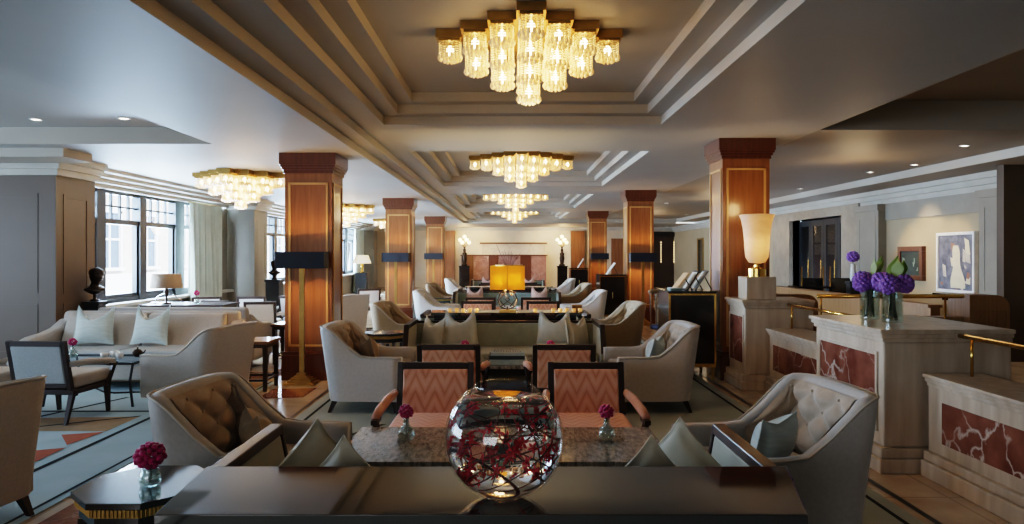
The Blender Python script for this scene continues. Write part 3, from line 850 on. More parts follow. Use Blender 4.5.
def make_console(H=.81, depth=.44, xl=(-.944, -.986), xr=(.79, .90)):
    """long black table, slightly wider along its back"""
    o = thing('console_table', '', 'console table'); d = depth / 2
    MB().hexa([(xl[0], -d, H - .035), (xr[0], -d, H - .035), (xr[1], d, H - .035), (xl[1], d, H - .035)], [(xl[0], -d, H), (xr[0], -d, H), (xr[1], d, H), (xl[1], d, H)]).build('table_top', 'ctop', o, bevel=.003)
    MB().hexa([(xl[0] + .03, -d + .02, H - .15), (xr[0] - .03, -d + .02, H - .15), (xr[1] - .03, d - .02, H - .15), (xl[1] + .03, d - .02, H - .15)], [(xl[0] + .03, -d + .02, H - .035), (xr[0] - .03, -d + .02, H - .035), (xr[1] - .03, d - .02, H - .035), (xl[1] + .03, d - .02, H - .035)]).build('apron', 'black', o)
    for x in (xl[0] + .06, xr[0] - .06):
        for y in (-d + .05, d - .05): MB().leg(x, y, 0, H - .15, .022, .03).build('leg', 'black', o)
    MB().box(xl[0] + .06, xr[0] - .06, -d + .05, d - .05, .10, .13).build('lower_shelf', 'black', o)
    return o

def make_coffee_table(w=1.74, d=.74, H=.45):
    o = thing('coffee_table', '', 'coffee table'); a, b = w / 2, d / 2
    MB().box(-a, a, -b, b, H - .03, H).build('marble_top', 'greymarble', o, bevel=.004)
    MB().box(-a + .02, a - .02, -b + .02, b - .02, H - .09, H - .03).build('apron', 'black', o)
    for sx in (-1, 1):
        for sy in (-1, 1): MB().leg(sx * (a - .06), sy * (b - .06), 0, H - .09, .026, .03).build('leg', 'black', o)
    return o

# ------------------------------------------------------------------ lamps
def make_floor_lamp(w=.56):
    o = thing('floor_lamp', '', 'floor lamp')
    b = MB()
    for k, (s, z0, z1) in enumerate([(.17, 0, .03), (.14, .03, .055), (.11, .055, .08), (.08, .08, .10), (.055, .10, .13)]): b.box(-s, s, -s * .8, s * .8, z0, z1)
    b.build('base', 'gold', o, bevel=.004)
    MB().box(-.028, .028, -.014, .014, .13, 1.40).build('pole', 'gold', o)
    sh = MB(); a, d, z0, z1, t = w / 2, .11, 1.335, 1.525, .006
    sh.box(-a, a, -d, -d + t, z0, z1).box(-a, a, d - t, d, z0, z1).box(-a, -a + t, -d + t, d - t, z0, z1).box(a - t, a, -d + t, d - t, z0, z1)
    sh.build('lamp_shade', 'navy', o)
    MB().bar((-a, 0, 1.40), (a, 0, 1.40), .012).build('shade_spider', 'gold', o)
    for sx in (-1, 1): MB().sphere((sx * .12, 0, 1.44), .032, 10).build('bulb', 'bulb', o, smooth=True)
    return o

def make_crystal_tier(n):
    R0 = .080; mb = MB(); NB = 14
    for t in range(n):
        for r in range(6):
            z = -.012 - (t * .103) - r * .0172
            for k in range(NB):
                a = 2 * PI * k / NB; c, s_ = math.cos(a), math.sin(a)
                p = Vector((R0 * c, R0 * s_, z)); tt = Vector((-s_, c, 0)) * .0115; nn = Vector((c, s_, 0)) * .006; zz = Vector((0, 0, .0048))
                mb.add([p - tt - zz, p + tt - zz, p + tt + zz, p - tt + zz, p + nn, p - nn], [(0, 1, 4), (1, 2, 4), (2, 3, 4), (3, 0, 4), (1, 0, 5), (2, 1, 5), (3, 2, 5), (0, 3, 5)])
    zb = -.012 - n * .103
    for k in range(NB):                                        # drop fringe, then a small inner ring
        a = 2 * PI * k / NB
        mb.lathe([(.011, zb + .012), (.013, zb - .012), (.003, zb - .026)], 4, (R0 * math.cos(a), R0 * math.sin(a), 0), cap=False)
    for k in range(9):
        a = 2 * PI * k / 9
        mb.lathe([(.012, zb + .0), (.013, zb - .028), (.003, zb - .042)], 4, (.042 * math.cos(a), .042 * math.sin(a), 0), cap=False)
    return mb

def make_chandelier(K=3):
    o = thing('chandelier', '', 'chandelier'); q = .195
    pl = MB()
    for i in range(-K, K + 1):
        m = K - abs(i)
        pl.box((i - .5) * q, (i + .5) * q, -(m + .5) * q, (m + .5) * q, -.06, 0)
        pl.box((i - .40) * q, (i + .40) * q, -(m + .40) * q, (m + .40) * q, -.078, -.06)
    pl.build('ceiling_plate', 'gold', o)
    meshes = {}
    for i in range(-K, K + 1):
        for j in range(-K, K + 1):
            if abs(i) + abs(j) > K: continue
            n = (4, 3, 2, 1, 1)[abs(i) + abs(j)]
            if n not in meshes:
                a = make_crystal_tier(n).build('crystal_lattice', 'crystal', o)
                bm = MB()
                bm.lathe([(.004, -.03)] + [(r, -.03 - .103 * t - z) for t in range(n) for r, z in ((.010, 0), (.026, .02), (.028, .035), (.022, .055), (.008, .075))] + [(.003, -.03 - .103 * n + .02)], 8)
                b = bm.build('bulb', 'bulb', a, smooth=True)
                meshes[n] = (a, b)
            else:
                a0, b0 = meshes[n]; a = a0.copy(); C.objects.link(a); b = b0.copy(); C.objects.link(b); b.parent = a
            a.location = (i * q, j * q, -.07)
    return o

# ------------------------------------------------------------------ flowers
def bloom_mesh(r=.065, n=46, seed=1):
    rr = random.Random(seed); mb = MB()
    for k in range(n):
        z = 1 - 2 * (k + .5) / n; a = k * 2.39996
        s = math.sqrt(1 - z * z); d = Vector((s * math.cos(a), s * math.sin(a), z * .92)); c = d * r * (.80 + .14 * rr.random())
        mb.sphere(c, r * .27 * (.8 + .4 * rr.random()), 6)
    return mb
def make_peony_vase():
    o = thing('glass_vase', '', 'vase')
    MB().lathe([(.030, .0), (.044, .004), (.050, .02), (.050, .05), (.042, .066), (.036, .072), (.042, .085), (.039, .085), (.033, .072), (.038, .062), (.046, .048), (.046, .02), (.03, .008)], 20, cap=True).build('vessel', 'vglass', o, smooth=True)
    return o
def make_peony():
    o = thing('peony', '', 'flower')
    MB().tube([(0, 0, .012), (.004, .002, .06), (0, 0, .10)], .004, 6).build('stem', 'stemg', o)
    bloom_mesh(.066, 50, 3).xf(Matrix.Translation((0, 0, .145))).build('petals', 'magenta', o, smooth=True)
    return o
def make_bottle_vase():
    o = thing('glass_vase', '', 'vase')
    MB().lathe([(.022, 0), (.045, .008), (.052, .035), (.044, .065), (.020, .085), (.016, .115), (.020, .125), (.014, .122), (.013, .088), (.036, .062), (.044, .035), (.02, .010)], 20).build('vessel', 'vglass', o, smooth=True)
    return o
def make_small_peony():
    o = thing('peony', '', 'flower')
    MB().tube([(0, 0, .014), (.003, 0, .08), (0, 0, .13)], .0035, 6).build('stem', 'stemg', o)
    bloom_mesh(.040, 34, 5).xf(Matrix.Translation((0, 0, .160))).build('petals', 'magenta', o, smooth=True)
    return o

K_tub = Kind(lambda: make_tub()); K_tub_plain = Kind(lambda: make_tub('linen', 'linen', False, W=.80, H=.80))
K_white = Kind(lambda: make_tub('white', 'white', True)); K_tan = Kind(lambda: make_tub('tan', 'tan', True))
K_orange = Kind(lambda: make_frame_chair()); K_blue = Kind(lambda: make_frame_chair('bluegrey', 'linen', 'linen', W=.54))
K_wframe = Kind(lambda: make_frame_chair('white', 'white', 'white', W=.50))
K_nsofa = Kind(lambda: make_frame_sofa('sage', 2.02)); K_sofa = Kind(lambda: make_frame_sofa('sage')); K_teal = Kind(lambda: make_frame_sofa('teal'))
K_psofa = Kind(lambda: make_plain_sofa())
K_oct = Kind(make_octagon_table); K_side = Kind(make_side_table)
K_cons = Kind(make_console); K_cof = Kind(make_coffee_table)
K_fl = Kind(make_floor_lamp); K_ch = Kind(make_chandelier); K_ch9 = Kind(lambda: make_chandelier(4))
K_pv = Kind(make_peony_vase); K_pe = Kind(make_peony); K_bv = Kind(make_bottle_vase); K_sp = Kind(make_small_peony)
K_pg = Kind(lambda: make_pillow('pillow', .38, .36)); K_pw = Kind(lambda: make_pillow('pillow_w', .42, .42, dent=.15, horn=.27)); K_pb = Kind(lambda: make_pillow('pillow_b', .46, .46, dent=.22, horn=.15)); K_pp = Kind(lambda: make_pillow('pillow_p', .38, .40, dent=.16, horn=.27))
K_pd = Kind(lambda: make_pillow('pillow', .285, .285, T=.075, dent=0, horn=0)); K_ps = Kind(lambda: make_pillow('pillow_b', .34, .26, dent=.03)); K_pt = Kind(lambda: make_pillow('tan', .34, .26, dent=.03))
def lean(o, rx=0, ry=0):
    o.rotation_euler = (rx, ry, o.rotation_euler[2]); return o
R90 = PI / 2
def rad(d): return d * PI / 180
PG = 6.65
TN = ['table behind the fishbowl', 'table with the books', 'table past the amber lamp', 'table before the teal sofa', 'table past the twig vase', 'farthest marble table']
GN = ['first group behind the fishbowl', 'second group behind the amber lamp', 'last group before the fireplace']
# ------------------------------------------------------------------ seating groups down the middle of the hall
for k in range(3):
    o = PG * k; g = GN[k]
    K_cons((0 if k == 0 else .02, 2.153 + o, 0), 0, ['long black lacquer console table carrying the glass fishbowl', 'black console table carrying the amber lamp behind the sage sofa', 'distant black console table with a vase of twigs, by the fireplace'][k], 'black console tables')['category'] = 'console table'
    (K_nsofa if k == 0 else K_sofa)((-.055, 2.87 + o, 0), 0, ['dark-framed sage sofa backed against the fishbowl console, facing away', 'dark-framed sofa backed against the amber lamp console, facing the fireplace', 'dark-framed sofa backed against the last console, facing the fireplace'][k], 'framed sofas')
    K_cof((-.03, 4.06 + o, 0), 0, 'streaked grey marble coffee table with two bud vases, just behind the fishbowl' if k == 0 else 'streaked marble coffee table before a sofa facing away, ' + TN[2 * k], 'marble coffee tables')
    for s in (-1, 1):
        sd = 'window' if s < 0 else 'balustrade'
        K_orange((.005 + s * .525, 4.76 + o, 0), PI, 'coral zigzag armchair facing us, %s half of the %s' % (sd, TN[2 * k]), 'coral framed armchairs')
        K_orange((-.03 + s * .485, 6.50 + o, 0), 0, 'coral zigzag armchair seen from behind, %s half of the %s' % (sd, TN[2 * k + 1]), 'coral framed armchairs')
    K_cof((-.05, 7.21 + o, 0), 0, ['streaked marble coffee table with stacked books in front of the sage sofa', 'streaked marble coffee table in front of the teal sofa with pink cushions', 'streaked marble coffee table in front of the farthest sofa'][k], 'marble coffee tables')
    (K_sofa if k == 0 else K_teal)((-.06, 8.12 + o, 0), PI, ['sage velvet sofa with ivory cushions facing the camera', 'pale teal velvet sofa with pink cushions facing the camera', 'farthest teal velvet sofa facing the camera by the fireplace'][k], 'framed sofas')
    a = (K_tub, K_tan, K_tan)[k]; b = (K_tub, K_white, K_white)[k]
    cw = ['greige', 'tan', 'tan'][k]; cw2 = ['greige', 'white', 'white'][k]
    a((-1.33 if k == 0 else -1.50, 3.83 + o - .12 * (k > 0), 0), rad(-96), 'buttoned %s tub armchair at the window end of the %s' % (cw, TN[2 * k]), 'tub armchairs')
    a((1.345 if k == 0 else 1.44, 3.80 + o - .12 * (k > 0), 0), rad(96), 'buttoned %s tub armchair at the balustrade end of the %s' % (cw, TN[2 * k]), 'tub armchairs')
    b((-1.37, 7.18 + o - .1 * k, 0), rad(-93), 'buttoned %s tub armchair at the window end of the %s' % (cw2, TN[2 * k + 1]), 'tub armchairs')
    b((1.37, 7.18 + o - .1 * k, 0), rad(93), 'buttoned %s tub armchair at the balustrade end of the %s' % (cw2, TN[2 * k + 1]), 'tub armchairs')
for K, c in ((K_cons, 'console table'), (K_sofa, 'sofa'), (K_nsofa, 'sofa'), (K_cof, 'coffee table')): K.o['category'] = c

# end tables
K_oct((-1.43, 2.87, 0), 0, 'black octagonal side table with gold ribbed edge and a magenta flower', 'octagonal side tables')
K_oct((-1.44, 8.42, 0), 0, 'black octagonal side table at the window end of the sage sofa', 'octagonal side tables')
K_oct((-1.44, 15.1, 0), 0, 'black octagonal side table at the window end of the teal sofa', 'octagonal side tables')
K_side((-2.86, 8.15, 0), 0, 'tan-topped dark side table beside the plain beige armchair', 'square side tables')
K_side((-3.01, 10.1, 0), 0, 'tan-topped dark side table just past the first wooden column', 'square side tables')
K_side((-2.55, 13.4, 0), 0, 'tan-topped dark side table between the first and second wooden columns', 'square side tables')

# cushions of the middle groups
def pil(K, x, y, z, rz, lab, grp, rx=0):
    o = K((x, y, z), rz, lab, grp); o.rotation_euler = (rx, 0, rz); return o
zs = .447
P1 = 'sage cushions on the sofa behind the fishbowl'
for x, y, rz, lab in ((-.79, 2.93, 48, 'sage cushion standing on its corner at the window end of the near sofa'), (-.595, 2.66, -10, 'sage cushion standing on its corner, second from the window end of the near sofa'),
                      (.70, 2.95, -40, 'sage cushion standing on its corner at the balustrade end of the near sofa'), (.505, 2.66, 10, 'sage cushion standing on its corner, second from the balustrade end of the near sofa')):
    o = K_pd((x, y, zs - .06), 0, lab, P1)
    o.rotation_mode = 'XYZ'
    o.rotation_euler = (Matrix.Rotation(rad(rz), 4, 'Z') @ Matrix.Rotation(rad(8), 4, 'X') @ Matrix.Rotation(rad(45), 4, 'Y')).to_euler()
    # a square on its corner: slide so that the low corner meets the seat
    
    low = min((o.rotation_euler.to_matrix() @ Vector((sx, 0, zz))).z for sx in (-.1425, .1425) for zz in (0, .285))
    mid = o.rotation_euler.to_matrix() @ Vector((0, 0, .1425))
    o.location = (x - mid.x, y - mid.y, zs - low)
pil(K_pw, -.56, 8.25, zs, PI + .1, 'ivory cushion with a chopped top at the window end of the sage sofa', 'ivory cushions', rad(12))
pil(K_pw, .50, 8.25, zs, PI - .1, 'ivory cushion with a chopped top at the balustrade end of the sage sofa', 'ivory cushions', rad(12))
pil(K_pg, -.88, 8.14, zs, PI - .85, 'sage cushion tucked into the window-side arm of the sage sofa', 'sage arm cushions', rad(10))
pil(K_pg, .77, 8.14, zs, PI + .85, 'pale sage cushion tucked into the balustrade-side arm of the sage sofa', 'sage arm cushions', rad(10))
pil(K_pp, -.72, 14.92, zs, PI, 'pink cushion at the window end of the teal sofa', 'pink cushions', rad(12))
pil(K_pp, .60, 14.92, zs, PI, 'pink cushion at the balustrade end of the teal sofa', 'pink cushions', rad(12))
pil(K_pp, -.66, 21.55, zs, PI, 'small pink cushion at the window end of the farthest sofa', 'pink cushions', rad(12))
pil(K_pp, .55, 21.55, zs, PI, 'small pink cushion at the balustrade end of the farthest sofa', 'pink cushions', rad(12))
pil(K_pt, -1.28, 3.80, .44, rad(-60), 'small taupe cushion in the tub armchair by the octagonal table', 'small chair cushions', rad(15))
pil(K_ps, 1.30, 3.68, .445, rad(40), 'small aqua speckled cushion in the tub armchair by the marble pedestal', 'small chair cushions', rad(15))
pil(K_pt, -1.36, 7.22, .44, rad(-65), 'small taupe cushion in the window-side armchair by the sage sofa', 'small chair cushions', rad(15))
pil(K_ps, 1.40, 7.20, .44, rad(65), 'small pale aqua cushion in the balustrade-side armchair by the sage sofa', 'small chair cushions', rad(15))

# flowers on the tables
VT = 'little glass flower vases'; PT = 'magenta peonies'
K_pv((-1.40, 2.84, .601), 0, 'round clear glass vase on the octagonal side table', VT); K_pe((-1.40, 2.84, .601), 0, 'large magenta flower in the vase on the octagonal table', PT)
for o in (K_pv.o, K_pe.o): o.scale = (.8, .8, .8)
for x, y, lab in ((-.585, 4.12, 'the window end of the grey marble table'), (.545, 4.12, 'the balustrade end of the grey marble table'), (-.44, 7.18, 'the window end of the table with books'), (.40, 7.18, 'the balustrade end of the table with books')):
    K_bv((x, y, .451), 0, 'little clear bud vase at ' + lab, VT); K_sp((x, y, .451), 0, 'magenta bloom in the bud vase at ' + lab, PT)

# books on the far coffee table
def book(w, d, t, m, loc, rz, lab, letters=False, rx=0):
    o = thing('book', lab, 'book', loc, rz, 'books on the marble table')
    if rx: o.rotation_euler = (rx, 0, rz)
    MB().box(-w / 2 + .004, w / 2 - .004, -d / 2 + .004, d / 2 - .004, .004, t - .004).build('pages', 'paper', o)
    c = MB(); c.box(-w / 2, w / 2, -d / 2, d / 2, 0, .004); c.box(-w / 2, w / 2, -d / 2, d / 2, t - .004, t); c.box(-w / 2, w / 2, -d / 2, -d / 2 + .004, .004, t - .004)
    c.build('cover', m, o)
    if letters:
        l = MB(); rr = random.Random(4)
        for row, (y, n, h) in enumerate(((.06, 9, .05), (-.045, 12, .06))):
            for i in range(n):
                x = -w * .42 + w * .84 * i / n
                l.box(x, x + .006, y - h / 2, y + h / 2, t, t + .0012)
                if rr.random() < .7: l.box(x, x + w * .5 / n, y + h / 2 - .008, y + h / 2, t, t + .0012)
                if rr.random() < .6: l.box(x, x + w * .5 / n, y - h / 2, y - h / 2 + .008, t, t + .0012)
        l.build('lettering', 'ink', o)
    return o
bx = -.02
book(.36, .27, .045, 'book', (bx, 7.05, .451), .03, 'pale teal book at the base of the stack on the marble table')
book(.34, .26, .035, 'book2', (bx - .01, 7.06, .497), 0, 'dark navy book in the middle of the stack on the marble table')
book(.32, .25, .03, 'book', (bx, 7.06, .533), 0, 'teal book with dark lettering on top of the stack', True)

# ------------------------------------------------------------------ the glass bowl of orchid stems
BX, BY, BZ = -.017, 2.075, .8105; RB = .170
o = thing('fishbowl_vase', 'big round clear glass bowl of water on the black console', 'vase', (BX, BY, BZ))
def arc(R, a0, a1, n, zc): return [(R * math.sin(a0 + (a1 - a0) * i / n), zc - R * math.cos(a0 + (a1 - a0) * i / n)) for i in range(n + 1)]
aT = PI - math.asin(.080 / RB)
out = [(.05, 0)] + arc(RB, .36, aT, 34, .166) + [(.083, .3185), (.081, .3205), (.078, .3190)] + [(r, z) for r, z in reversed(arc(RB - .005, .33, aT, 34, .166))] + [(.045, .010)]
MB().lathe(out, 64).build('glass_bowl', 'bowlglass', o, smooth=True)
o = thing('bowl_water', 'clear water filling the round glass bowl on the console', 'water', (BX, BY, BZ)); o['kind'] = 'stuff'
RWi = RB - .006; aW = PI - math.asin(.118 / RWi)
MB().lathe([(.040, .0105)] + arc(RWi, .34, aW, 30, .166), 64).build('water_body', 'water', o, smooth=True)
bl = None; rr = random.Random(21)
def extra_twigs(i):
    q = random.Random(100 + i); m = MB()
    for k in range(1):
        a = q.uniform(0, 2 * PI); b = a + q.uniform(1.6, 3.6)
        P = [(.12 * math.cos(a), .12 * math.sin(a), q.uniform(.07, .22)), None, (.13 * math.cos(b), .13 * math.sin(b), q.uniform(.09, .24))]
        P[1] = tuple((P[0][j] + P[2][j]) / 2 + q.uniform(-.03, .03) for j in range(3))
        m.tube(P, [.0015, .0013, .0008], 5)
    return m.v, m.f
def blossom():
    mb = MB()
    for k in range(5):
        a = 2 * PI * k / 5
        def fn(u, v, a=a):
            r = .019 * v + .001; w_ = .0046 * math.sin(PI * min(1, v * .92 + .05)); s = (2 * u - 1) * w_
            return (r * math.cos(a) - s * math.sin(a), r * math.sin(a) + s * math.cos(a), .006 * math.sin(v * 2.6) - .003 * abs(2 * u - 1))
        mb.grid(fn, 4, 5)
    mb.sphere((0, 0, .004), .0045, 6)
    return mb
for i in range(11):
    st = thing('orchid_stem', ['dark stem of crimson orchid blossoms curving inside the glass bowl', '', ][0], 'flower', (BX, BY, BZ), 0, 'orchid stems in the glass bowl')
    ph = 2 * PI * i / 11 + rr.uniform(-.3, .3); tl = rr.uniform(.5, 1.0)
    pts = []
    for j in range(12):
        t = j / 11; a = ph + (tl * 2.6 + 1.2) * t; R = .132 * (1 - .45 * math.sin(PI * t * rr.uniform(.9, 1.1)) * (i % 3 == 0)) * rr.uniform(.95, 1.05)
        z = .05 + (.20 + .05 * (i % 2)) * sst(0, 1, t) * tl
        lim = math.sqrt(max(.0004, .150 ** 2 - (z - .166) ** 2)); R = min(R, lim * .96)
        pts.append(Vector((R * math.cos(a), R * math.sin(a), z)))
    MB().tube(pts, [.0020] * 11 + [.0010], 6).add(*extra_twigs(i)).build('twig', 'stemd', st, smooth=True)
    for j in range(9):
        p = pts[min(11, 3 + j)]
        if bl is None: bl = b = blossom().build('blossom', 'orchid', st, smooth=True)
        else: b = bl.copy(); C.objects.link(b); b.parent = st
        q = Vector((rr.uniform(-.02, .02), rr.uniform(-.02, .02), rr.uniform(-.012, .02)))
        pp = p + q; pp.z = min(max(pp.z, .04), .272)
        c = Vector((0, 0, .166)); dd = pp - c
        if dd.length > .142: pp = c + dd.normalized() * .142
        b.location = pp; b.rotation_euler = (rr.uniform(0, 6), rr.uniform(0, 6), rr.uniform(0, 6)); s = rr.uniform(.7, 1.05); b.scale = (s, s, s)

# ------------------------------------------------------------------ second console: amber lamp and votives
zc = .8105
o = thing('table_lamp', 'amber rectangular table lamp on a gold lattice stand, lit', 'lamp', (-.03, 8.80, zc))
b = MB().box(-.10, .10, -.05, .05, 0, .018); b.build('base', 'gold', o)
lt = MB()
ring_ = [(.12 * math.cos(a), 0, .14 + .12 * math.sin(a)) for a in [PI / 4 * i for i in range(9)]]
lt.tube(ring_, .008, 6)
for s in (1, -1):
    lt.tube([(s * .085, 0, .055), (-s * .03, 0, .14), (s * .085, 0, .225)], .007, 6); lt.tube([(s * .03, 0, .055), (s * .10, 0, .14), (s * .03, 0, .225)], .007, 6)
lt.tube([(0, 0, .018), (0, 0, .06)], .010, 6); lt.tube([(0, 0, .22), (0, 0, .36)], .008, 6)
lt.build('lattice_stand', 'bronze', o, smooth=True)
sh = MB(); a, d_, z0, z1, t = .207, .11, .262, .545, .005
sh.box(-a, a, -d_, -d_ + t, z0, z1).box(-a, a, d_ - t, d_, z0, z1).box(-a, -a + t, -d_ + t, d_ - t, z0, z1).box(a - t, a, -d_ + t, d_ - t, z0, z1)
sh.build('lamp_shade', 'shade_y', o); MB().box(-.002, .002, -d_ - .002, -d_, z0, z1).build('shade_seam', 'gold', o)
for s in (-1, 1): MB().sphere((s * .10, 0, .37), .03, 10).build('bulb', 'bulb', o, smooth=True)
kv = None
for i in range(11):
    x = [-.72, -.64, -.56, -.48, -.40, .52, .60, .68, .76, .84, .30][i]; y = 8.70 + .06 * (i % 2)
    lab = 'small glowing amber votive on the lamp console, place %s from its %s end' % (['one', 'two', 'three', 'four', 'five'][i % 5], 'window' if i < 5 else 'balustrade') if i < 10 else 'glowing amber votive beside the amber lamp stand'
    if kv is None:
        kv = thing('votive_candle', lab, 'candle', (x, y, zc), 0, 'votives on the lamp console')
        MB().lathe([(.018, 0), (.024, .008), (.025, .038), (.022, .038), (.020, .010)], 12).build('cup', 'votive', kv, smooth=True)
        MB().lathe([(.003, .012), (.007, .02), (.001, .036)], 6).build('flame', 'candle', kv, smooth=True)
    else: dup(kv, (x, y, zc), 0, lab)
o = thing('keepsake_box', 'small dark box on the balustrade end of the lamp console', 'box', (.81, 8.87, zc))
MB().box(-.06, .06, -.045, .045, 0, .06).build('body', 'midwood', o, bevel=.004); MB().box(-.063, .063, -.048, .048, .06, .075).build('lid', 'gold', o, bevel=.004)

# vase of twigs on the farthest console
o = thing('twig_vase', 'gold bowl of dark twigs rising above the amber lamp shade', 'vase', (-.02, 15.45, zc))
MB().lathe([(.10, 0), (.05, .05), (.05, .30), (.22, .40), (.30, .46), (.27, .46), (.05, .36)], 24).build('gold_bowl', 'gold', o, smooth=True)
rr = random.Random(9)
for i in range(14):
    a = rr.uniform(0, 2 * PI); L = rr.uniform(.2, .55); r = rr.uniform(.1, .42)
    MB().tube([(.03 * math.cos(a), .03 * math.sin(a), .36), (r * .6 * math.cos(a), r * .6 * math.sin(a), .46 + L * .4), (r * math.cos(a), r * math.sin(a), .42 + L)], [.006, .005, .002], 5).build('twig', 'stemd', o, smooth=True)

# ------------------------------------------------------------------ floor lamps against the columns
K_fl((-2.40, 8.42, 0), 0, 'gold floor lamp with wide black shade against the first window-side column', 'black-shaded floor lamps')
K_fl((-2.42, 15.46, 0), 0, 'gold floor lamp with black shade against the second window-side column', 'black-shaded floor lamps')
K_fl((-2.42, 23.05, 0), 0, 'gold floor lamp with black shade against the third window-side column', 'black-shaded floor lamps')
K_fl((2.82, 15.46, 0), 0, 'gold floor lamp with black shade against the second balustrade-side column', 'black-shaded floor lamps')
K_fl((2.83, 23.05, 0), 0, 'gold floor lamp with black shade against the third balustrade-side column', 'black-shaded floor lamps')

# ------------------------------------------------------------------ chandeliers
for k, y in enumerate((5.42, 12.3, 19.35, 26.4)):
    (K_ch if k == 0 else K_ch9)(((.14, .19, .15, .17)[k], y, ZC + .27), 0, ['first and largest-looking crystal chandelier over the coffered hall', 'second crystal chandelier down the hall', 'third crystal chandelier down the hall', 'last crystal chandelier before the fireplace'][k], 'stepped crystal chandeliers')
for k, y in enumerate((10.85, 17.9, 25.0)):
    K_ch((-4.0, y, ZL), 0, ['crystal chandelier over the window seating, before the first wooden column', 'crystal chandelier over the window seating, half hidden by the first column', 'crystal chandelier over the window seating, beside the second column'][k], 'stepped crystal chandeliers')

# downlights ------------------------------------------------------------
kd = None
DL = [(36, 119, 2.885), (124, 118, 2.885), (964.5, 145.5, None), (914.5, 164.5, None), (870, 172, None), (800, 188.5, None), (851.5, 196.5, None), (771, 211, None), (666.5, 203, None), (686.5, 214.5, None), (709, 219.7, None), (660, 228, None), (612, 228, None), (617, 221, None)]
for i, (px, py, z) in enumerate(DL):
    zz = z or ZC; D = (zz - 1.5) * F / (254 - py); x = xat(px, D)
    if z is None and x > 6.5: zz = ZR; D = (zz - 1.5) * F / (254 - py); x = xat(px, D)
    if D > 28: zz = 2.7; D = (zz - 1.5) * F / (254 - py); x = xat(px, D)
    D = min(D, 32.2)
    lab = ['recessed ceiling spotlight in the window-side recess, by the wall', 'recessed ceiling spotlight in the window-side recess, toward the hall', 'recessed ceiling spotlight closest above the larger painting', 'recessed ceiling spotlight between the painting wall and the pilaster', 'recessed ceiling spotlight before the light cove', 'recessed ceiling spotlight above the marble doorway',
           'recessed ceiling spotlight at the pilaster by the doorway', 'recessed ceiling spotlight above the alabaster urn', 'recessed ceiling spotlight just past the second balustrade-side column', 'recessed ceiling spotlight midway between two balustrade-side columns', 'recessed ceiling spotlight hard by the first balustrade-side column', 'recessed ceiling spotlight before the black doorway', 'recessed ceiling spotlight between the second and third balustrade-side columns', 'higher recessed ceiling spotlight beside the third balustrade-side column'][i]
    if kd is None:
        kd = thing('ceiling_downlight', lab, 'spotlight', (x, D, zz), 0, 'recessed spotlights')
        MB().lathe([(.062, -.001), (.062, -.008), (.046, -.010), (.046, -.001)], 20, cap=False).build('trim_ring', 'whitepaint', kd, smooth=True)
        MB().lathe([(.045, -.003), (.001, -.004)], 20).build('lens', 'led', kd)
    else: dup(kd, (x, D, zz), 0, lab)
# ------------------------------------------------------------------ window side seating
K_psofa((-4.28, 8.34, 0), PI, 'plain beige sofa with aqua cushions in front of the panelled pier', 'plain beige sofas')['category'] = 'sofa'
K_psofa((-4.30, 9.75, 0), 0, 'plain beige sofa facing away, back to back with the aqua cushion sofa', 'plain beige sofas').scale = (.91, 1, 1)
pil(K_pb, -4.76, 8.32, .462, PI + .12, 'aqua patterned cushion toward the wall end of the beige sofa', 'aqua cushions', rad(14))
pil(K_pb, -4.12, 8.32, .462, PI - .12, 'aqua patterned cushion toward the hall end of the beige sofa', 'aqua cushions', rad(14))
K_blue((-4.10, 6.72, 0), rad(-4), 'blue-grey linen armchair in dark frame facing the beige sofa', 'framed linen armchairs')
K_blue((-4.86, 6.75, 0), rad(4), 'blue-grey linen armchair in dark frame cut off at the photo edge', 'framed linen armchairs')
K_tub_plain((-3.08, 7.30, 0), rad(78), 'plain beige armchair with sloping arms turned toward the glass coffee table', 'plain armchairs')
K_tub_plain((-3.10, 3.9, 0), rad(82), 'large beige armchair seen from behind at the photo edge, by the octagonal table', 'plain armchairs')
K_white((-2.9, 12.35, 0), rad(55), 'sunlit white tub armchair between the first and second wooden columns', 'tub armchairs')
for x, y, r, lab in ((-4.04, 12.0, 8, 'white framed armchair with its back to us behind the beige sofas'), (-4.75, 12.3, -10, 'white framed armchair, second from the window, behind the beige sofas'), (-4.65, 13.4, 5, 'white framed armchair farther back beside the pier'), (-3.95, 13.6, 0, 'white framed armchair half hidden by the first column lamp'), (-5.45, 13.3, 12, 'white framed armchair closest to the curtain')):
    K_wframe((x, y, 0), rad(r), lab, 'white framed armchairs')
K_wframe((-3.2, 16.3, 0), rad(20), 'white framed armchair in the second bay beyond the sunlit white armchair', 'white framed armchairs')

o = thing('glass_coffee_table', 'glass-topped dark metal coffee table before the beige sofa', 'coffee table', (-4.13, 7.42, 0))
MB().box(-.46, .46, -.30, .30, .438, .45).build('glass_top', 'pane', o)
mb = MB()
for s in (-1, 1): mb.bar((-.46, s * .29, .43), (.46, s * .29, .43), .022); mb.bar((s * .45, -.29, .43), (s * .45, .29, .43), .022)
mb.build('top_frame', 'blackm', o)
for sx in (-1, 1):
    for sy in (-1, 1): MB().tube([(sx * .44, sy * .28, .42), (sx * .40, sy * .26, .25), (sx * .44, sy * .28, .0)], .012, 6).build('leg', 'blackm', o, smooth=True)
mb = MB(); mb.tube([(-.42, 0, .10), (-.2, .16, .12), (0, 0, .10), (.2, -.16, .12), (.42, 0, .10)], .010, 6); mb.build('stretcher', 'blackm', o, smooth=True)
K_bv((-4.42, 7.38, .451), 0, 'little bud vase on the glass coffee table', VT); K_sp((-4.42, 7.38, .451), 0, 'magenta bloom on the glass coffee table before the beige sofa', PT)
kc = None
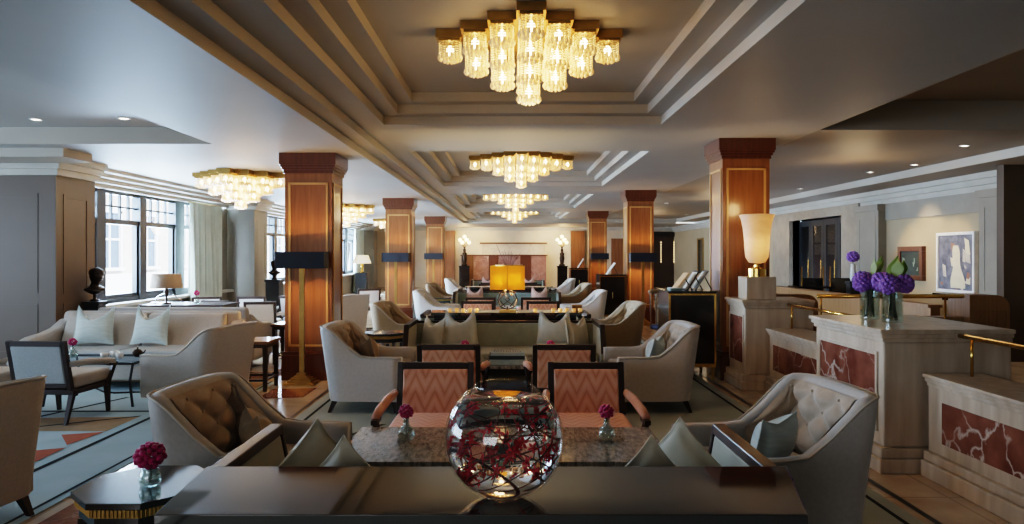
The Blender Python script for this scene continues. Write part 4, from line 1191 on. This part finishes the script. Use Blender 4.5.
for i, (x, y) in enumerate(((-4.08, 7.34), (-4.00, 7.40), (-3.92, 7.33), (-4.05, 7.46))):
    lab = ['white china cup on the glass coffee table, by the bloom', 'white china cup in the middle of the tea set', 'white china cup at the hall end of the tea set', 'white china cup at the back of the tea set'][i]
    if kc is None:
        kc = thing('tea_cup', lab, 'cup', (x, y, .451), 0, 'tea set cups')
        MB().lathe([(.022, 0), (.034, .02), (.040, .055), (.037, .055), (.030, .02), (.01, .006)], 14).build('bowl', 'china', kc, smooth=True)
        MB().tube([(.036, 0, .045), (.058, 0, .04), (.056, 0, .02), (.033, 0, .018)], .004, 5).build('handle', 'china', kc, smooth=True)
    else: dup(kc, (x, y, .451), i * 1.3, lab)
o = thing('teapot', 'small dark pot beside the white cups on the glass table', 'teapot', (-3.80, 7.45, .451))
MB().lathe([(.03, 0), (.048, .02), (.05, .05), (.03, .075), (.008, .08), (.010, .095), (.002, .098)], 16).build('body', 'bronze', o, smooth=True)
MB().tube([(.045, 0, .03), (.07, 0, .05), (.08, 0, .072)], [.010, .007, .005], 6).build('spout', 'bronze', o, smooth=True)

# busts on plinths
def bust(x, y, z, rz, lab):
    o = thing('portrait_bust', lab, 'sculpture', (x, y, z), rz, 'bronze busts')
    MB().lathe([(.055, 0), (.055, .02), (.022, .03), (.020, .08), (.03, .09)], 14).build('socle', 'bronze', o, smooth=True)
    mb = MB()
    def fn(u, v):
        a = 2 * PI * u; z = v
        # radius profile: shoulders cut, neck, jaw, head
        P = [(0, .02), (.06, .06), (.15, .105), (.22, .112), (.28, .075), (.33, .052), (.42, .047), (.47, .052), (.52, .064), (.60, .074), (.70, .082), (.80, .088), (.89, .080), (.96, .05), (1, .004)]
        for (a0, r0), (a1, r1) in zip(P, P[1:]):
            if v <= a1: t = (v - a0) / (a1 - a0); r = r0 + (r1 - r0) * t; break
        q = sst(.30, .44, v); sx = 1.25 - .25 * q; sy = .75 + .50 * q
        dx = r * math.cos(a) * sx; dy = r * math.sin(a) * sy + .032 * sst(.36, .52, v)
        f = max(0, math.sin(a)) ** 6 if math.sin(a) > 0 else 0
        if .56 < v < .70: dy += .034 * f * (1 - abs(v - .62) / .09)          # nose
        if .70 <= v < .76: dy -= .012 * f                                     # brow hollow
        if .47 < v < .53: dy += .012 * f
        if v > .72: 
            k = 1 + .03 * math.sin(9 * a + 20 * v); dx *= k; dy *= k          # curls
        return (dx, dy, .085 + .36 * z)
    mb.grid(fn, 36, 40, closed_u=True)
    mb.build('head', 'bronze', o, smooth=True)
    for s in (-1, 1): MB().sphere((s * .078, .03, .085 + .36 * .66), .02, 8, 1.5, .4, .8).build('ear', 'bronze', o, smooth=True)
    return o
def plinth(x, y, h, lab, w=.17, m='blackm'):
    o = thing('plinth', lab, 'plinth', (x, y, 0))
    MB().box(-w, w, -w, w, 0, .08).build('base', m, o, bevel=.004); MB().box(-w + .02, w - .02, -w + .02, w - .02, .08, h - .05).build('shaft', m, o); MB().box(-w, w, -w, w, h - .05, h).build('cap', m, o, bevel=.004)
plinth(-5.46, 9.6, .88, 'dark plinth under the bronze bust at the panelled pier', .115); bust(-5.46, 9.6, .881, rad(-120), 'dark bronze bust before the window beside the panelled pier')
plinth(-5.26, 16.3, .93, 'dark plinth under the bronze bust seen beside the first column lamp'); bust(-5.26, 16.3, .931, rad(-150), 'dark bronze bust in the second window bay, beside the first column lamp')

# table behind the sofas with its lamp
o = thing('writing_table', 'dark wooden table in the window bay carrying the taupe lamp', 'table', (-4.85, 11.1, 0))
MB().box(-.62, .62, -.35, .35, .72, .75).build('table_top', 'darkwood', o, bevel=.004); MB().box(-.58, .58, -.31, .31, .64, .72).build('apron', 'darkwood', o)
for sx in (-1, 1):
    for sy in (-1, 1): MB().leg(sx * .55, sy * .28, 0, .64, .02, .028).build('leg', 'darkwood', o)
o = thing('table_lamp', 'table lamp with taupe drum shade in front of the bay window', 'lamp', (-5.13, 10.9, .751)).scale = (.9, .9, .9); o = bpy.data.objects['table_lamp.001']
MB().lathe([(.08, 0), (.08, .02), (.02, .03), (.015, .12), (.04, .2), (.012, .30), (.012, .34)], 16).build('base', 'bronze', o, smooth=True)
MB().lathe([(.255, .27), (.225, .50), (.222, .50), (.252, .27)], 28, cap=False).build('lamp_shade', 'shade_t', o, smooth=True)
MB().sphere((0, 0, .37), .03, 8).build('bulb', 'bulb', o, smooth=True)
o = thing('reading_lamp', 'thin curved steel arm arching over the sofa back', 'lamp', (-5.40, 11.1, .751))
MB().lathe([(.06, 0), (.06, .015), (.01, .02)], 14).build('base', 'silver', o)
MB().tube([(0, 0, .015), (.04, 0, .10), (.16, -.02, .15), (.32, -.04, .12), (.46, -.06, .02)], .010, 6).build('arm', 'silver', o, smooth=True)
K_pv((-4.72, 11.0, .751), 0, 'round vase on the writing table beside the taupe lamp', VT); K_sp((-4.72, 11.0, .752), 0, 'magenta bloom beside the taupe lamp in the window', PT)
o = thing('cream_lamp', 'far table lamp with glowing cream shade between the wooden columns', 'lamp', (-4.75, 23.4, .9))
MB().lathe([(.10, 0), (.03, .05), (.06, .22), (.02, .34)], 14).build('base', 'brass', o, smooth=True); MB().lathe([(.30, .30), (.20, .56), (.195, .56), (.295, .30)], 24, cap=False).build('lamp_shade', 'shade_w', o, smooth=True)
plinth(-4.75, 23.4, .9, 'dark stand under the far cream table lamp', .2)

# ------------------------------------------------------------------ marble balustrade
def pedestal(x0, x1, y0, y1, H, lab):
    o = thing('marble_pedestal', lab, 'pedestal', (x0, y0, 0), 0, 'balustrade pedestals'); w, d = x1 - x0, y1 - y0
    MB().box(-.05, w, -.05, d + .05, 0, .10).box(-.035, w, -.035, d + .035, .10, .17).build('plinth', 'stone', o, bevel=.01)
    MB().box(0, w, 0, d, .17, H - .09).build('shaft', 'stone', o, bevel=.012)
    m = d * .09
    MB().box(-.006, .01, m, d - m, .29, H - .19).build('red_panel', 'redmarble', o)
    fr = MB(); e = .025
    for a, b, z0, z1 in ((m - e, m, .29 - e, H - .19 + e), (d - m, d - m + e, .29 - e, H - .19 + e), (m, d - m, .29 - e, .29), (m, d - m, H - .19, H - .19 + e)): fr.box(-.012, .01, a, b, z0, z1)
    fr.build('panel_frame', 'stone', o)
    cp = MB()
    for k, e in enumerate((.015, .03, .045)): cp.box(-e, w, -e, d + e, H - .09 + .03 * k, H - .09 + .03 * (k + 1))
    cp.build('cap', 'stone', o, bevel=.006)
pedestal(2.59, 3.35, 8.05, 8.62, .993, 'tall marble pedestal carrying the alabaster urn lamp')
pedestal(2.57, 3.45, 5.02, 6.13, .984, 'marble pedestal with red panel carrying the purple hydrangeas')
def low_wall(x0, x1, y0, y1, H, panels, lab):
    o = thing('low_marble_wall', lab, 'low wall', (x0, y0, 0), 0, 'low balustrade walls'); w, d = x1 - x0, y1 - y0
    MB().box(-.06, w, 0, d, 0, .11).box(-.04, w, 0, d, .11, .17).build('plinth', 'stone', o, bevel=.01)
    MB().box(0, w, 0, d, .17, H - .08).build('core', 'stone', o)
    for a, b in panels:
        MB().box(-.006, .01, a, b, .25, H - .17).build('red_panel', 'redmarble', o)
    cp = MB()
    for k, e in enumerate((.015, .03, .045)): cp.box(-e, w, 0, d, H - .08 + .027 * k, H - .08 + .027 * (k + 1))
    cp.build('cap', 'stone', o, bevel=.006)
low_wall(2.845, 3.2, 6.18, 8.0, .69, [(.12, 1.70)], 'low marble wall with red panels between the two pedestals')
low_wall(2.845, 3.2, -1.0, 4.96, .69, [(.1, 2.6), (2.75, 5.80)], 'low marble wall with red panels running toward the camera')
def rail(pts, posts, lab, z0, r=.016):
    o = thing('brass_rail', lab, 'handrail', (0, 0, 0), 0, 'brass handrails')
    MB().tube(pts, r, 10).build('bar', 'brass', o, smooth=True)
    for x, y, z in posts: MB().tube([(x, y, z0), (x, y, z)], .010, 8).build('post', 'brass', o, smooth=True)
rail([(3.05, 6.19, .945), (3.05, 8.0, .945)], [(3.05, 7.9, .945)], 'brass rail between the urn pedestal and the hydrangea pedestal', .69)
rail([(3.05, -1.0, .945), (3.05, 4.95, .945)], [(3.05, 4.82, .945), (3.05, 2.4, .945), (3.05, 0, .945)], 'brass rail on the low wall running toward the camera', .69)
rail([(3.2, 7.6, 1.06), (4.72, 7.6, 1.06)], [(3.24, 7.6, 1.06), (4.53, 7.6, 1.06)], 'thick brass rail crossing behind the hydrangeas', .0, .022)
# oak stair walls behind
o = thing('oak_low_wall', 'low fluted oak wall below the crossing brass rail', 'low wall', (3.5, 7.66, 0)); MB().box(0, 1.25, 0, .14, 0, .80).build('panel', 'fluted', o); MB().box(-.0, 1.25, -.02, .16, .80, .84).build('cap', 'fluted', o, bevel=.01)
def round_wall(x0, x1, y0, y1, H, lab, r=.14):
    o = thing('oak_pylon', lab, 'low wall', (x0, y0, 0), 0, 'round-shouldered oak walls'); w, d = x1 - x0, y1 - y0
    pr = [(0, 0), (w, 0)] + [(w - r + r * math.cos(a), H - r + r * math.sin(a)) for a in [PI / 2 * i / 8 for i in range(9)]] + [(0, H)]
    MB().prism(pr, 0, d, 'y').build('body', 'fluted', o)
    fl_ = MB()
    for k in range(int(w / .045)): fl_.box(.02 + .045 * k, .05 + .045 * k, -.006, 0, .1, H - .16)
    fl_.build('rib', 'fluted', o)
round_wall(4.80, 5.22, 7.62, 8.0, 1.07, 'tall round-shouldered oak wall beyond the brass rail')
round_wall(3.20, 3.80, 9.0, 9.2, 1.0, 'round-shouldered oak wall behind the urn pedestal')
o = thing('oak_desk_wall', 'long oak wall under the paintings', 'low wall', (5.3, 9.2, 0)); MB().box(0, .12, 0, 5.5, 0, .82).build('panel', 'fluted', o); MB().box(-.03, .15, 0, 5.5, .82, .86).build('cap', 'fluted', o)

# urn lamp ---------------------------------------------------------------
o = thing('stone_block', 'square stone block under the alabaster urn', 'pedestal', (2.79, 8.25, .994)); MB().box(-.165, .165, -.15, .15, 0, .25).build('body', 'stone', o, bevel=.006)
o = thing('alabaster_urn_lamp', 'glowing alabaster urn lamp on a brass foot', 'lamp', (2.79, 8.25, 1.245))
MB().lathe([(.10, 0), (.10, .09), (.06, .10), (.03, .11), (.03, .135), (.05, .15)], 24).build('brass_foot', 'brass', o, smooth=False)
MB().lathe([(.03, .145), (.09, .16), (.125, .22), (.135, .32), (.14, .42), (.152, .54), (.172, .64), (.195, .695), (.188, .70), (.165, .64), (.145, .54), (.13, .42), (.12, .30), (.10, .20), (.02, .17)], 40).build('urn', 'alab', o, smooth=True)
# hydrangea vases ----------------------------------------------------------
KV = None
for i, (x, y) in enumerate(((2.86, 5.80), (2.89, 5.52))):
    la = ['tall clear glass vase of hydrangeas toward the urn end of the pedestal', 'tall clear glass vase of hydrangeas at the camera end of the pedestal'][i]
    lb = ['bunch of purple hydrangeas in the vase toward the urn end', 'bunch of purple hydrangeas in the vase at the camera end'][i]
    if KV is None:
        KV = thing('glass_vase', la, 'vase', (x, y, .985), 0, 'hydrangea vases')
        MB().lathe([(.068, 0), (.074, .006), (.074, .235), (.066, .235), (.064, .014)], 24).build('vessel', 'vglass', KV, smooth=False)
        KH = thing('hydrangea_bunch', lb, 'flowers', (x, y, .985), 0, 'hydrangea bunches')
        rr = random.Random(3)
        for k in range(7):
            a = 2 * PI * k / 7; MB().tube([(.035 * math.cos(a), .035 * math.sin(a), .016), (.02 * math.cos(a + 2), .02 * math.sin(a + 2), .22), (.07 * math.cos(a), .07 * math.sin(a), .30)], .006, 5).build('stem', 'stemg', KH, smooth=True)
        for k, (cx, cy, cz) in enumerate(((-.065, -.02, .285), (.04, -.06, .29), (.05, .05, .30), (-.03, .06, .31))): bloom_mesh(.072, 60, k + 4).xf(Matrix.Translation((cx, cy, cz))).build('petals', 'purple', KH, smooth=True)
        for k, (a, L) in enumerate(((.3, .17), (1.4, .15), (-.4, .13))):
            def fn(u, v, a=a, L=L):
                r = .03 + L * v; w_ = .052 * math.sin(PI * min(1, v * .95 + .04)); s = (2 * u - 1) * w_
                return (r * math.cos(a) * .6, .04 * math.sin(a * 3) + s, .33 + r * .9 - .02 * (2 * u - 1) ** 2)
            MB().grid(fn, 7, 9).build('leaf', 'leaf', KH, smooth=True)
    else: dup(KV, (x, y, .985), 0, la); dup(KH, (x, y, .985), .5, lb)

# ------------------------------------------------------------------ display cabinets beside the balustrade-side columns
def make_cabinet():
    o = thing('display_cabinet', '', 'cabinet'); w, d, H = .28, .30, 1.06
    MB().box(-w, w, -d, d, .16, H - .02).build('carcass', 'black', o)
    MB().box(-w - .01, w + .01, -d - .01, d + .01, H - .02, H).build('top', 'black', o)
    fr = MB(); t = .022
    fr.box(-w, w, -d - .014, -d, H - .05, H - .05 + t).box(-w, w, -d - .014, -d, .16, .16 + t + .02).box(-w, -w + t, -d - .014, -d, .18, H - .05).box(w - t, w, -d - .014, -d, .18, H - .05)
    fr.build('gold_frame', 'brass', o)
    dr = MB().box(-w + t, w - t, -d - .006, -d, .2, H - .05).build('door', 'black', o)
    MB().tube([(0, -d - .02, .55), (0, -d - .02, .68)], .006).build('handle', 'gold', dr)
    for sx in (-1, 1):
        for sy in (-1, 1): MB().leg(sx * (w - .03), sy * (d - .03), 0, .16, .014, .016).build('leg', 'gold', o)
    return o
K_cab = Kind(make_cabinet)
K_cab((2.16, 8.95, 0), 0, 'black cabinet with gold edging against the first balustrade-side column', 'gold-edged cabinets')
K_cab((2.20, 15.95, 0), 0, 'black cabinet with gold edging against the second balustrade-side column', 'gold-edged cabinets')
K_cab((2.18, 23.3, 0), 0, 'black cabinet with gold edging against the third balustrade-side column', 'gold-edged cabinets')
def leaning(x, y, z, w, h, tilt, m, lab, rz=0):
    """a menu board leaning back on its easel"""
    o = thing('menu_stand', lab, 'menu stand', (x, y, z), rz, 'leaning menu boards')
    a = rad(tilt)
    b = MB().box(-.008, .008, -w / 2, w / 2, 0, h); b.xf(Matrix.Rotation(a, 4, 'Y')); b.build('board', m, o)
    p = MB().box(-.0105, -.008, -w / 2 + .02, w / 2 - .02, .02, h - .02); p.xf(Matrix.Rotation(a, 4, 'Y')); p.build('sheet', 'paper' if m != 'kraft' else 'kraft', o)
    s = MB(); L = h * .8; top = Vector((L * math.sin(a), 0, L * math.cos(a))); s.bar(top, (top.x + .10, 0, .0), .012); s.build('easel_leg', 'blackm', o)
leaning(1.98, 8.85, 1.061, .26, .26, 38, 'kraft', 'tan menu board leaning on the first gold-edged cabinet')
leaning(2.14, 8.93, 1.061, .26, .27, 32, 'blackm', 'black framed menu board behind the tan one on the first cabinet')
leaning(2.26, 9.0, 1.061, .24, .28, 34, 'silver', 'silver framed board leaning next to the first column')
leaning(2.10, 15.85, 1.061, .26, .30, 35, 'whitepaint', 'pale menu board leaning on the second gold-edged cabinet')
leaning(2.15, 23.2, 1.061, .26, .34, 32, 'whitepaint', 'pale menu board leaning on the third gold-edged cabinet')
o = thing('folded_throw', 'teal folded cloth at the edge of the first gold-edged cabinet', 'cloth', (1.97, 8.75, 1.061))
MB().box(-.07, .08, -.10, .10, 0, .035).build('cloth', 'teal', o, bevel=.015, seg=3)
o = thing('round_chair', 'small round-backed chair with blue seat beyond the first cabinet', 'chair', (2.16, 9.95, 0))
MB().lathe([(.24, .48), (.25, .53), (.02, .55)], 20).build('seat', 'blue', o, smooth=True)
pts = [(.25 * math.cos(a), .25 * math.sin(a), .98) for a in [PI * .0 + PI * i / 10 for i in range(11)]]
MB().tube(pts, .03, 8).build('back_rail', 'tan', o, smooth=True)
for a in (0, PI / 3, 2 * PI / 3, PI): MB().tube([(.24 * math.cos(a), .24 * math.sin(a), .5), (.25 * math.cos(a), .25 * math.sin(a), .97)], .010, 6).build('spindle', 'silver', o)
for k in range(4):
    a = PI / 4 + PI / 2 * k; MB().tube([(.18 * math.cos(a), .18 * math.sin(a), .48), (.24 * math.cos(a), .24 * math.sin(a), 0)], .012, 6).build('leg', 'silver', o)

# ------------------------------------------------------------------ paintings and the far furniture on the balustrade side
def painting(y0, y1, z0, z1, fw, fm, lab, cols):
    o = thing('framed_painting', lab, 'painting', (XR - .03 if fw < .1 else XR - .03, (y0 + y1) / 2, z0)); w, h = (y1 - y0) / 2, z1 - z0
    fr = MB(); fr.box(-.05, .03, -w, w, 0, fw).box(-.05, .03, -w, w, h - fw, h).box(-.05, .03, -w, -w + fw, fw, h - fw).box(-.05, .03, w - fw, w, fw, h - fw); fr.build('frame', fm, o, bevel=.008)
    cv = MB().box(-.025, .02, -w + fw, w - fw, fw, h - fw).build('canvas', cols[0], o)
    rr = random.Random(7)
    for k in range(26):                                        # loose strokes of paint lying on the canvas
        y = rr.uniform(-w + fw + .08, w - fw - .08); z = rr.uniform(fw + .10, h - fw - .12); a = rr.uniform(-.5, .5)
        ww, hh = rr.uniform(.02, .06) * w * 2, rr.uniform(.05, .16) * h
        yy = lambda v: min(w - fw, max(-w + fw, v))
        m_ = MB().add([(-.027 - .0003 * k, yy(y - ww), z - hh), (-.027 - .0003 * k, yy(y + ww), z - hh * .8), (-.027 - .0003 * k, yy(y + ww + a * hh), min(h - fw, z + hh)), (-.027 - .0003 * k, yy(y - ww + a * hh), min(h - fw, z + hh * .7))], [(0, 1, 2, 3)])
        m_.build('brush_stroke', cols[1 + k % (len(cols) - 1)], cv)
    return o
M['p_pale'] = mat('paint_pale', (.60, .56, .47), .6, c2=(.45, .42, .38), scale=9); M['p_navy'] = mat('paint_navy', (.08, .085, .12), .6, c2=(.20, .21, .26), scale=9)
M['p_rust'] = mat('paint_rust', (.35, .17, .11), .6, scale=9); M['p_green'] = mat('paint_green', (.05, .07, .055), .6, c2=(.03, .035, .035), scale=7); M['p_mint'] = mat('paint_mint', (.25, .33, .27), .6, scale=9)
M['p_cream'] = mat('paint_cream', (.72, .66, .50), .6, scale=9)
painting(11.52, 12.55, .86, 1.86, .05, 'whitepaint', 'larger abstract painting in navy and cream, white frame', ['p_navy', 'p_pale', 'p_navy', 'p_cream', 'p_navy', 'p_rust', 'p_pale', 'p_navy'])
painting(12.98, 13.80, 1.02, 1.64, .09, 'coldark', 'smaller dark green painting in a taupe wooden frame', ['p_green', 'p_green', 'p_green', 'p_mint', 'p_green', 'p_green'])
cv = [c for c in bpy.data.objects if c.name.startswith('canvas')][0]
def fn(u, v):
    z = .08 + .70 * v; w_ = .24 - .17 * v + .03 * math.sin(9 * v); return (-.036, -.08 + (2 * u - 1) * w_ * .8 + .06 * v, z)
MB().grid(fn, 6, 14).build('pale_figure_shape', 'p_cream', cv)
o = thing('black_hall_table', 'black table with glassware before the marble doorway', 'table', (5.85, 14.2, 0))
MB().box(-.35, .35, -.25, .25, .84, .88).build('table_top', 'black', o)
for sx in (-1, 1):
    for sy in (-1, 1): MB().leg(sx * .30, sy * .2, 0, .84, .02, .025).build('leg', 'black', o)
for k, (x, lab) in enumerate(((6.05, 'black glazed screen with brass posts in front of the doorway'), (6.62, 'black glazed screen with brass posts beside the pilaster'))):
    o = thing('brass_screen', lab, 'screen', (x, 14.6, 0), 0, 'brass post screens')
    MB().box(-.20, .20, -.01, .01, .15, 1.02).build('panel', 'black', o)
    for s in (-1, 1): MB().tube([(s * .215, 0, 0), (s * .215, 0, 1.25)], .014, 8).build('post', 'brass', o, smooth=True)
o = thing('wall_mirror', 'tall dim mirror on the far balustrade-side wall', 'mirror', (XR - .02, 28.3, .75)); MB().box(0, .02, -.35, .35, 0, 1.3).build('glass', 'mirror', o); mb = MB(); frame_x(mb, -.42, .42, -.07, 1.37, -.02, .06, .04); mb.build('frame', 'gold', o)

o = thing('wall_shelf', 'narrow black shelf under the larger abstract painting', 'shelf', (XR - .10, 11.9, .78)); MB().box(-.10, .10, -.55, .55, 0, .06).build('board', 'black', o, bevel=.004); MB().box(-.02, .10, -.4, .4, -.05, 0).build('bracket', 'black', o)
plinth(6.53, 13.9, .98, 'slim dark plinth carrying a purple bloom before the doorway', .11)
o = thing('white_vase', 'slim white vase on the dark plinth before the marble doorway', 'vase', (6.53, 13.9, .981)); MB().lathe([(.04, 0), (.055, .05), (.05, .25), (.04, .30), (.05, .33), (.04, .33), (.03, .28)], 16).build('body', 'china', o, smooth=True)
o = thing('hydrangea', 'single purple hydrangea head in the slim white vase', 'flower', (6.53, 13.9, 1.0)); MB().tube([(0, 0, .02), (0, 0, .40)], .008, 5).build('stem', 'stemg', o); bloom_mesh(.11, 40, 8).xf(Matrix.Translation((0, 0, .45))).build('petals', 'purple', o, smooth=True)

# ------------------------------------------------------------------ end wall
yw = 32.995
o = thing('fireplace', 'wide marble fireplace with brown and mauve panels on the end wall', 'fireplace', (0, yw, 0))
ztop = 1.42
for px0, px1, m in ((462, 474, 'midwood'), (474, 489, 'mauve'), (489, 499, 'coldark'), (499, 520, 'mauve'), (520, 531, 'coldark'), (531, 546, 'mauve')):
    MB().box(xat(px0, 33), xat(px1, 33) - .01, -.35, 0, 0, ztop).build('panel', m, o)
MB().box(xat(496, 33), xat(524, 33), -.36, -.35, 0, .8).build('hearth_opening', 'interior_dark', o)
MB().box(xat(461, 33), xat(547, 33), -.42, 0, ztop, ztop + .05).build('mantel', 'coldark', o)
MB().box(xat(482, 33), xat(545, 33), -.12, 0, ztop + .05, 1.95).build('overmantel', 'palemarble', o)
MB().box(xat(480, 33), xat(547, 33), -.2, 0, 1.95, 2.02).build('cornice', 'midwood', o)
for a, b, lab in ((439.5, 455, 'tall cherry wood panel on the end wall, window side'), (570.5, 584, 'tall cherry wood panel on the end wall, balustrade side')):
    o = thing('wood_panel', lab, 'wall panel', (0, yw, 0), 0, 'end wall wood panels'); MB().box(xat(a, 33), xat(b, 33), -.25, 0, 0, 2.53).build('panel', 'col', o)
for a, b in ((455.5, 472), (553, 570)):
    mb = MB().box(xat(a, 33), xat(b, 33), -.06, 0, .4, 2.5); trim(mb, 'cream')
def torch(px, lab, lab2, y=32.0):
    x = xat(px, y)
    plinth(x, y, .98, lab2, .24, 'black')
    o = thing('torchere', lab, 'lamp', (x, y, .981), 0, 'figure lamps by the fireplace')
    MB().lathe([(.14, 0), (.14, .06), (.08, .09), (.10, .22), (.12, .34), (.09, .44), (.11, .54), (.05, .60), (.06, .66), (.07, .70), (.03, .76), (.05, .84)], 14).build('bronze_figure', 'bronze', o, smooth=True)
    br = MB(); gl = []
    for k in range(7):
        a = 2 * PI * k / 6; r = .2 if k < 6 else 0; z = 1.02 + .12 * (k % 2) if k < 6 else 1.28
        br.tube([(0, 0, .80), (r * .6 * math.cos(a), r * .6 * math.sin(a), .90), (r * math.cos(a), r * math.sin(a), z - .06)], .012, 5); gl.append((r * math.cos(a), r * math.sin(a), z))
    br.build('branch', 'gold', o, smooth=True)
    for g in gl: MB().sphere(g, .075, 10).build('globe', GLB, o, smooth=True)
GLB = emis('globe_glow', (1, .72, .34), 6)
torch(464.5, 'lit globe lamp on a bronze figure, window side of the fireplace', 'black plinth of the figure lamp on the window side of the fireplace')
torch(562, 'lit globe lamp on a bronze figure, balustrade side of the fireplace', 'black plinth of the figure lamp on the balustrade side of the fireplace')
o = thing('side_wood_panel', 'warm lit wood panel on the end wall behind the second lamp', 'wall panel', (0, yw, 0)); MB().box(xat(611, 33), xat(623, 33), -.12, 0, 0, 2.2).build('panel', 'col', o)

# ------------------------------------------------------------------ light
def area(name, loc, target, sx, sy, power, c, spread=PI):
    l = bpy.data.lights.new(name, 'AREA'); l.shape = 'RECTANGLE'; l.size = sx; l.size_y = sy; l.energy = power; l.color = c; l.spread = spread
    o = bpy.data.objects.new(name, l); C.objects.link(o); o.location = loc
    o.rotation_euler = (Vector(target) - Vector(loc)).to_track_quat('-Z', 'Y').to_euler(); return o
def point(name, loc, power, c, r=.1):
    l = bpy.data.lights.new(name, 'POINT'); l.energy = power; l.color = c; l.shadow_soft_size = r
    o = bpy.data.objects.new(name, l); C.objects.link(o); o.location = loc; return o
def spot(name, loc, target, power, c, ang=60, blend=.6, r=.05):
    l = bpy.data.lights.new(name, 'SPOT'); l.energy = power; l.color = c; l.spot_size = rad(ang); l.spot_blend = blend; l.shadow_soft_size = r
    o = bpy.data.objects.new(name, l); C.objects.link(o); o.location = loc
    o.rotation_euler = (Vector(target) - Vector(loc)).to_track_quat('-Z', 'Y').to_euler(); return o
SKY = (.56, .77, 1.0); WARM = (1, .70, .40); NEUT = (1, .90, .78)
for i, p in enumerate(PIERS[:3]):
    area('window_daylight', (-6.75, p + 3.9, 1.65), (-2.0, p + 3.2, .9), 6.0, 1.75, 2400, SKY)
area('near_bay_fill', (-9.6, 4.9, 1.75), (0, 4.9, 1.2), 5.2, 1.9, 270, SKY)  # added fill shining in through the added near bay opening
area('back_fill', (-2.5, Y0 + .2, 1.8), (-.5, 6, 1.3), 4.0, 1.6, 120, (.92, .95, 1))  # added fill behind the camera; the wall there has no window
for k, y in enumerate((5.42, 12.3, 19.35, 26.4)):
    point('chandelier_light', (.16, y, 2.52), 13, WARM, .22)
for k, y in enumerate((10.85, 17.9, 25.0)): point('chandelier_light', (-4.0, y, 2.15), 30, WARM, .2)
for x, y in ((-2.40, 8.42), (-2.42, 15.46), (-2.42, 23.05), (2.82, 15.46), (2.83, 23.05)):
    for s in (-.12, .12): point('shade_bulb', (x + s, y + .03, 1.43), 22, (1, .56, .22), .03)
point('amber_bulb', (-.13, 8.76, 1.20), 40, (1, .74, .36), .03); point('amber_bulb', (.07, 8.76, 1.20), 40, (1, .74, .36), .03)
point('urn_bulb', (2.79, 8.25, 1.62), 6, (1, .74, .46), .06); point('urn_glow', (2.79, 8.25, 2.05), 5, (1, .66, .32), .08)
for px, y in ((464.5, 31.6), (562, 31.6)): point('torch_light', (xat(px, 32), y, 2.15), 40, (1, .66, .3), .15)
for i, (px, py, z) in enumerate(DL):
    zz = z or ZC; D = (zz - 1.5) * F / (254 - py); x = xat(px, D)
    if D < 24: spot('downlight_beam', (x, D, zz - .05), (x, D, 0), 28, NEUT, 80, .8)
for y, z in ((12.05, 1.4), (13.4, 1.35), (12.8, 1.8)): spot('picture_light', (XR - 1.1, y, 2.7), (XR, y, z), 90, (1, .76, .46), 50, .9)
for y in (10.5, 18, 25): point('lobby_light', (5.0, y, 2.3), 16, WARM, .3)
spot('lobby_beam', (XR + .9, 17.6, 2.4), (XR + .9, 17.6, 0), 40, WARM, 90)
for x in (-1.5, 1.8): spot('end_wall_wash', (x, 31.2, 2.66), (x, 33, 1.6), 150, (1, .76, .46), 100, .9)
sl = bpy.data.lights.new('sun', 'SUN'); sl.energy = 13; sl.color = (1, .95, .88); sl.angle = .01
so = bpy.data.objects.new('sun', sl); C.objects.link(so); so.rotation_euler = Vector((-.75, .30, -.60)).to_track_quat('-Z', 'Y').to_euler()

wd = bpy.data.worlds.new('sky'); SC.world = wd; wd.use_nodes = True
bg = wd.node_tree.nodes['Background']
bg.inputs['Color'].default_value = (.62, .78, 1, 1); bg.inputs['Strength'].default_value = 6

# ------------------------------------------------------------------ camera
cd = bpy.data.cameras.new('camera'); cam = bpy.data.objects.new('camera', cd); C.objects.link(cam)
cd.sensor_width = 36; cd.lens = F / 1024 * 36; cd.shift_x = 2 / 1024; cd.shift_y = -8 / 1024; cd.clip_end = 300
cam.location = (0, 0, 1.5); cam.rotation_euler = (PI / 2, 0, 0)
SC.camera = cam
SC.view_settings.view_transform = 'Filmic'
SC.view_settings.look = 'High Contrast'
SC.view_settings.exposure = .05
cy = SC.cycles
cy.use_denoising = True
cy.max_bounces = 10; cy.transmission_bounces = 8; cy.transparent_max_bounces = 12; cy.diffuse_bounces = 4; cy.glossy_bounces = 4
cy.sample_clamp_indirect = 6; cy.caustics_reflective = False; cy.blur_glossy = .5
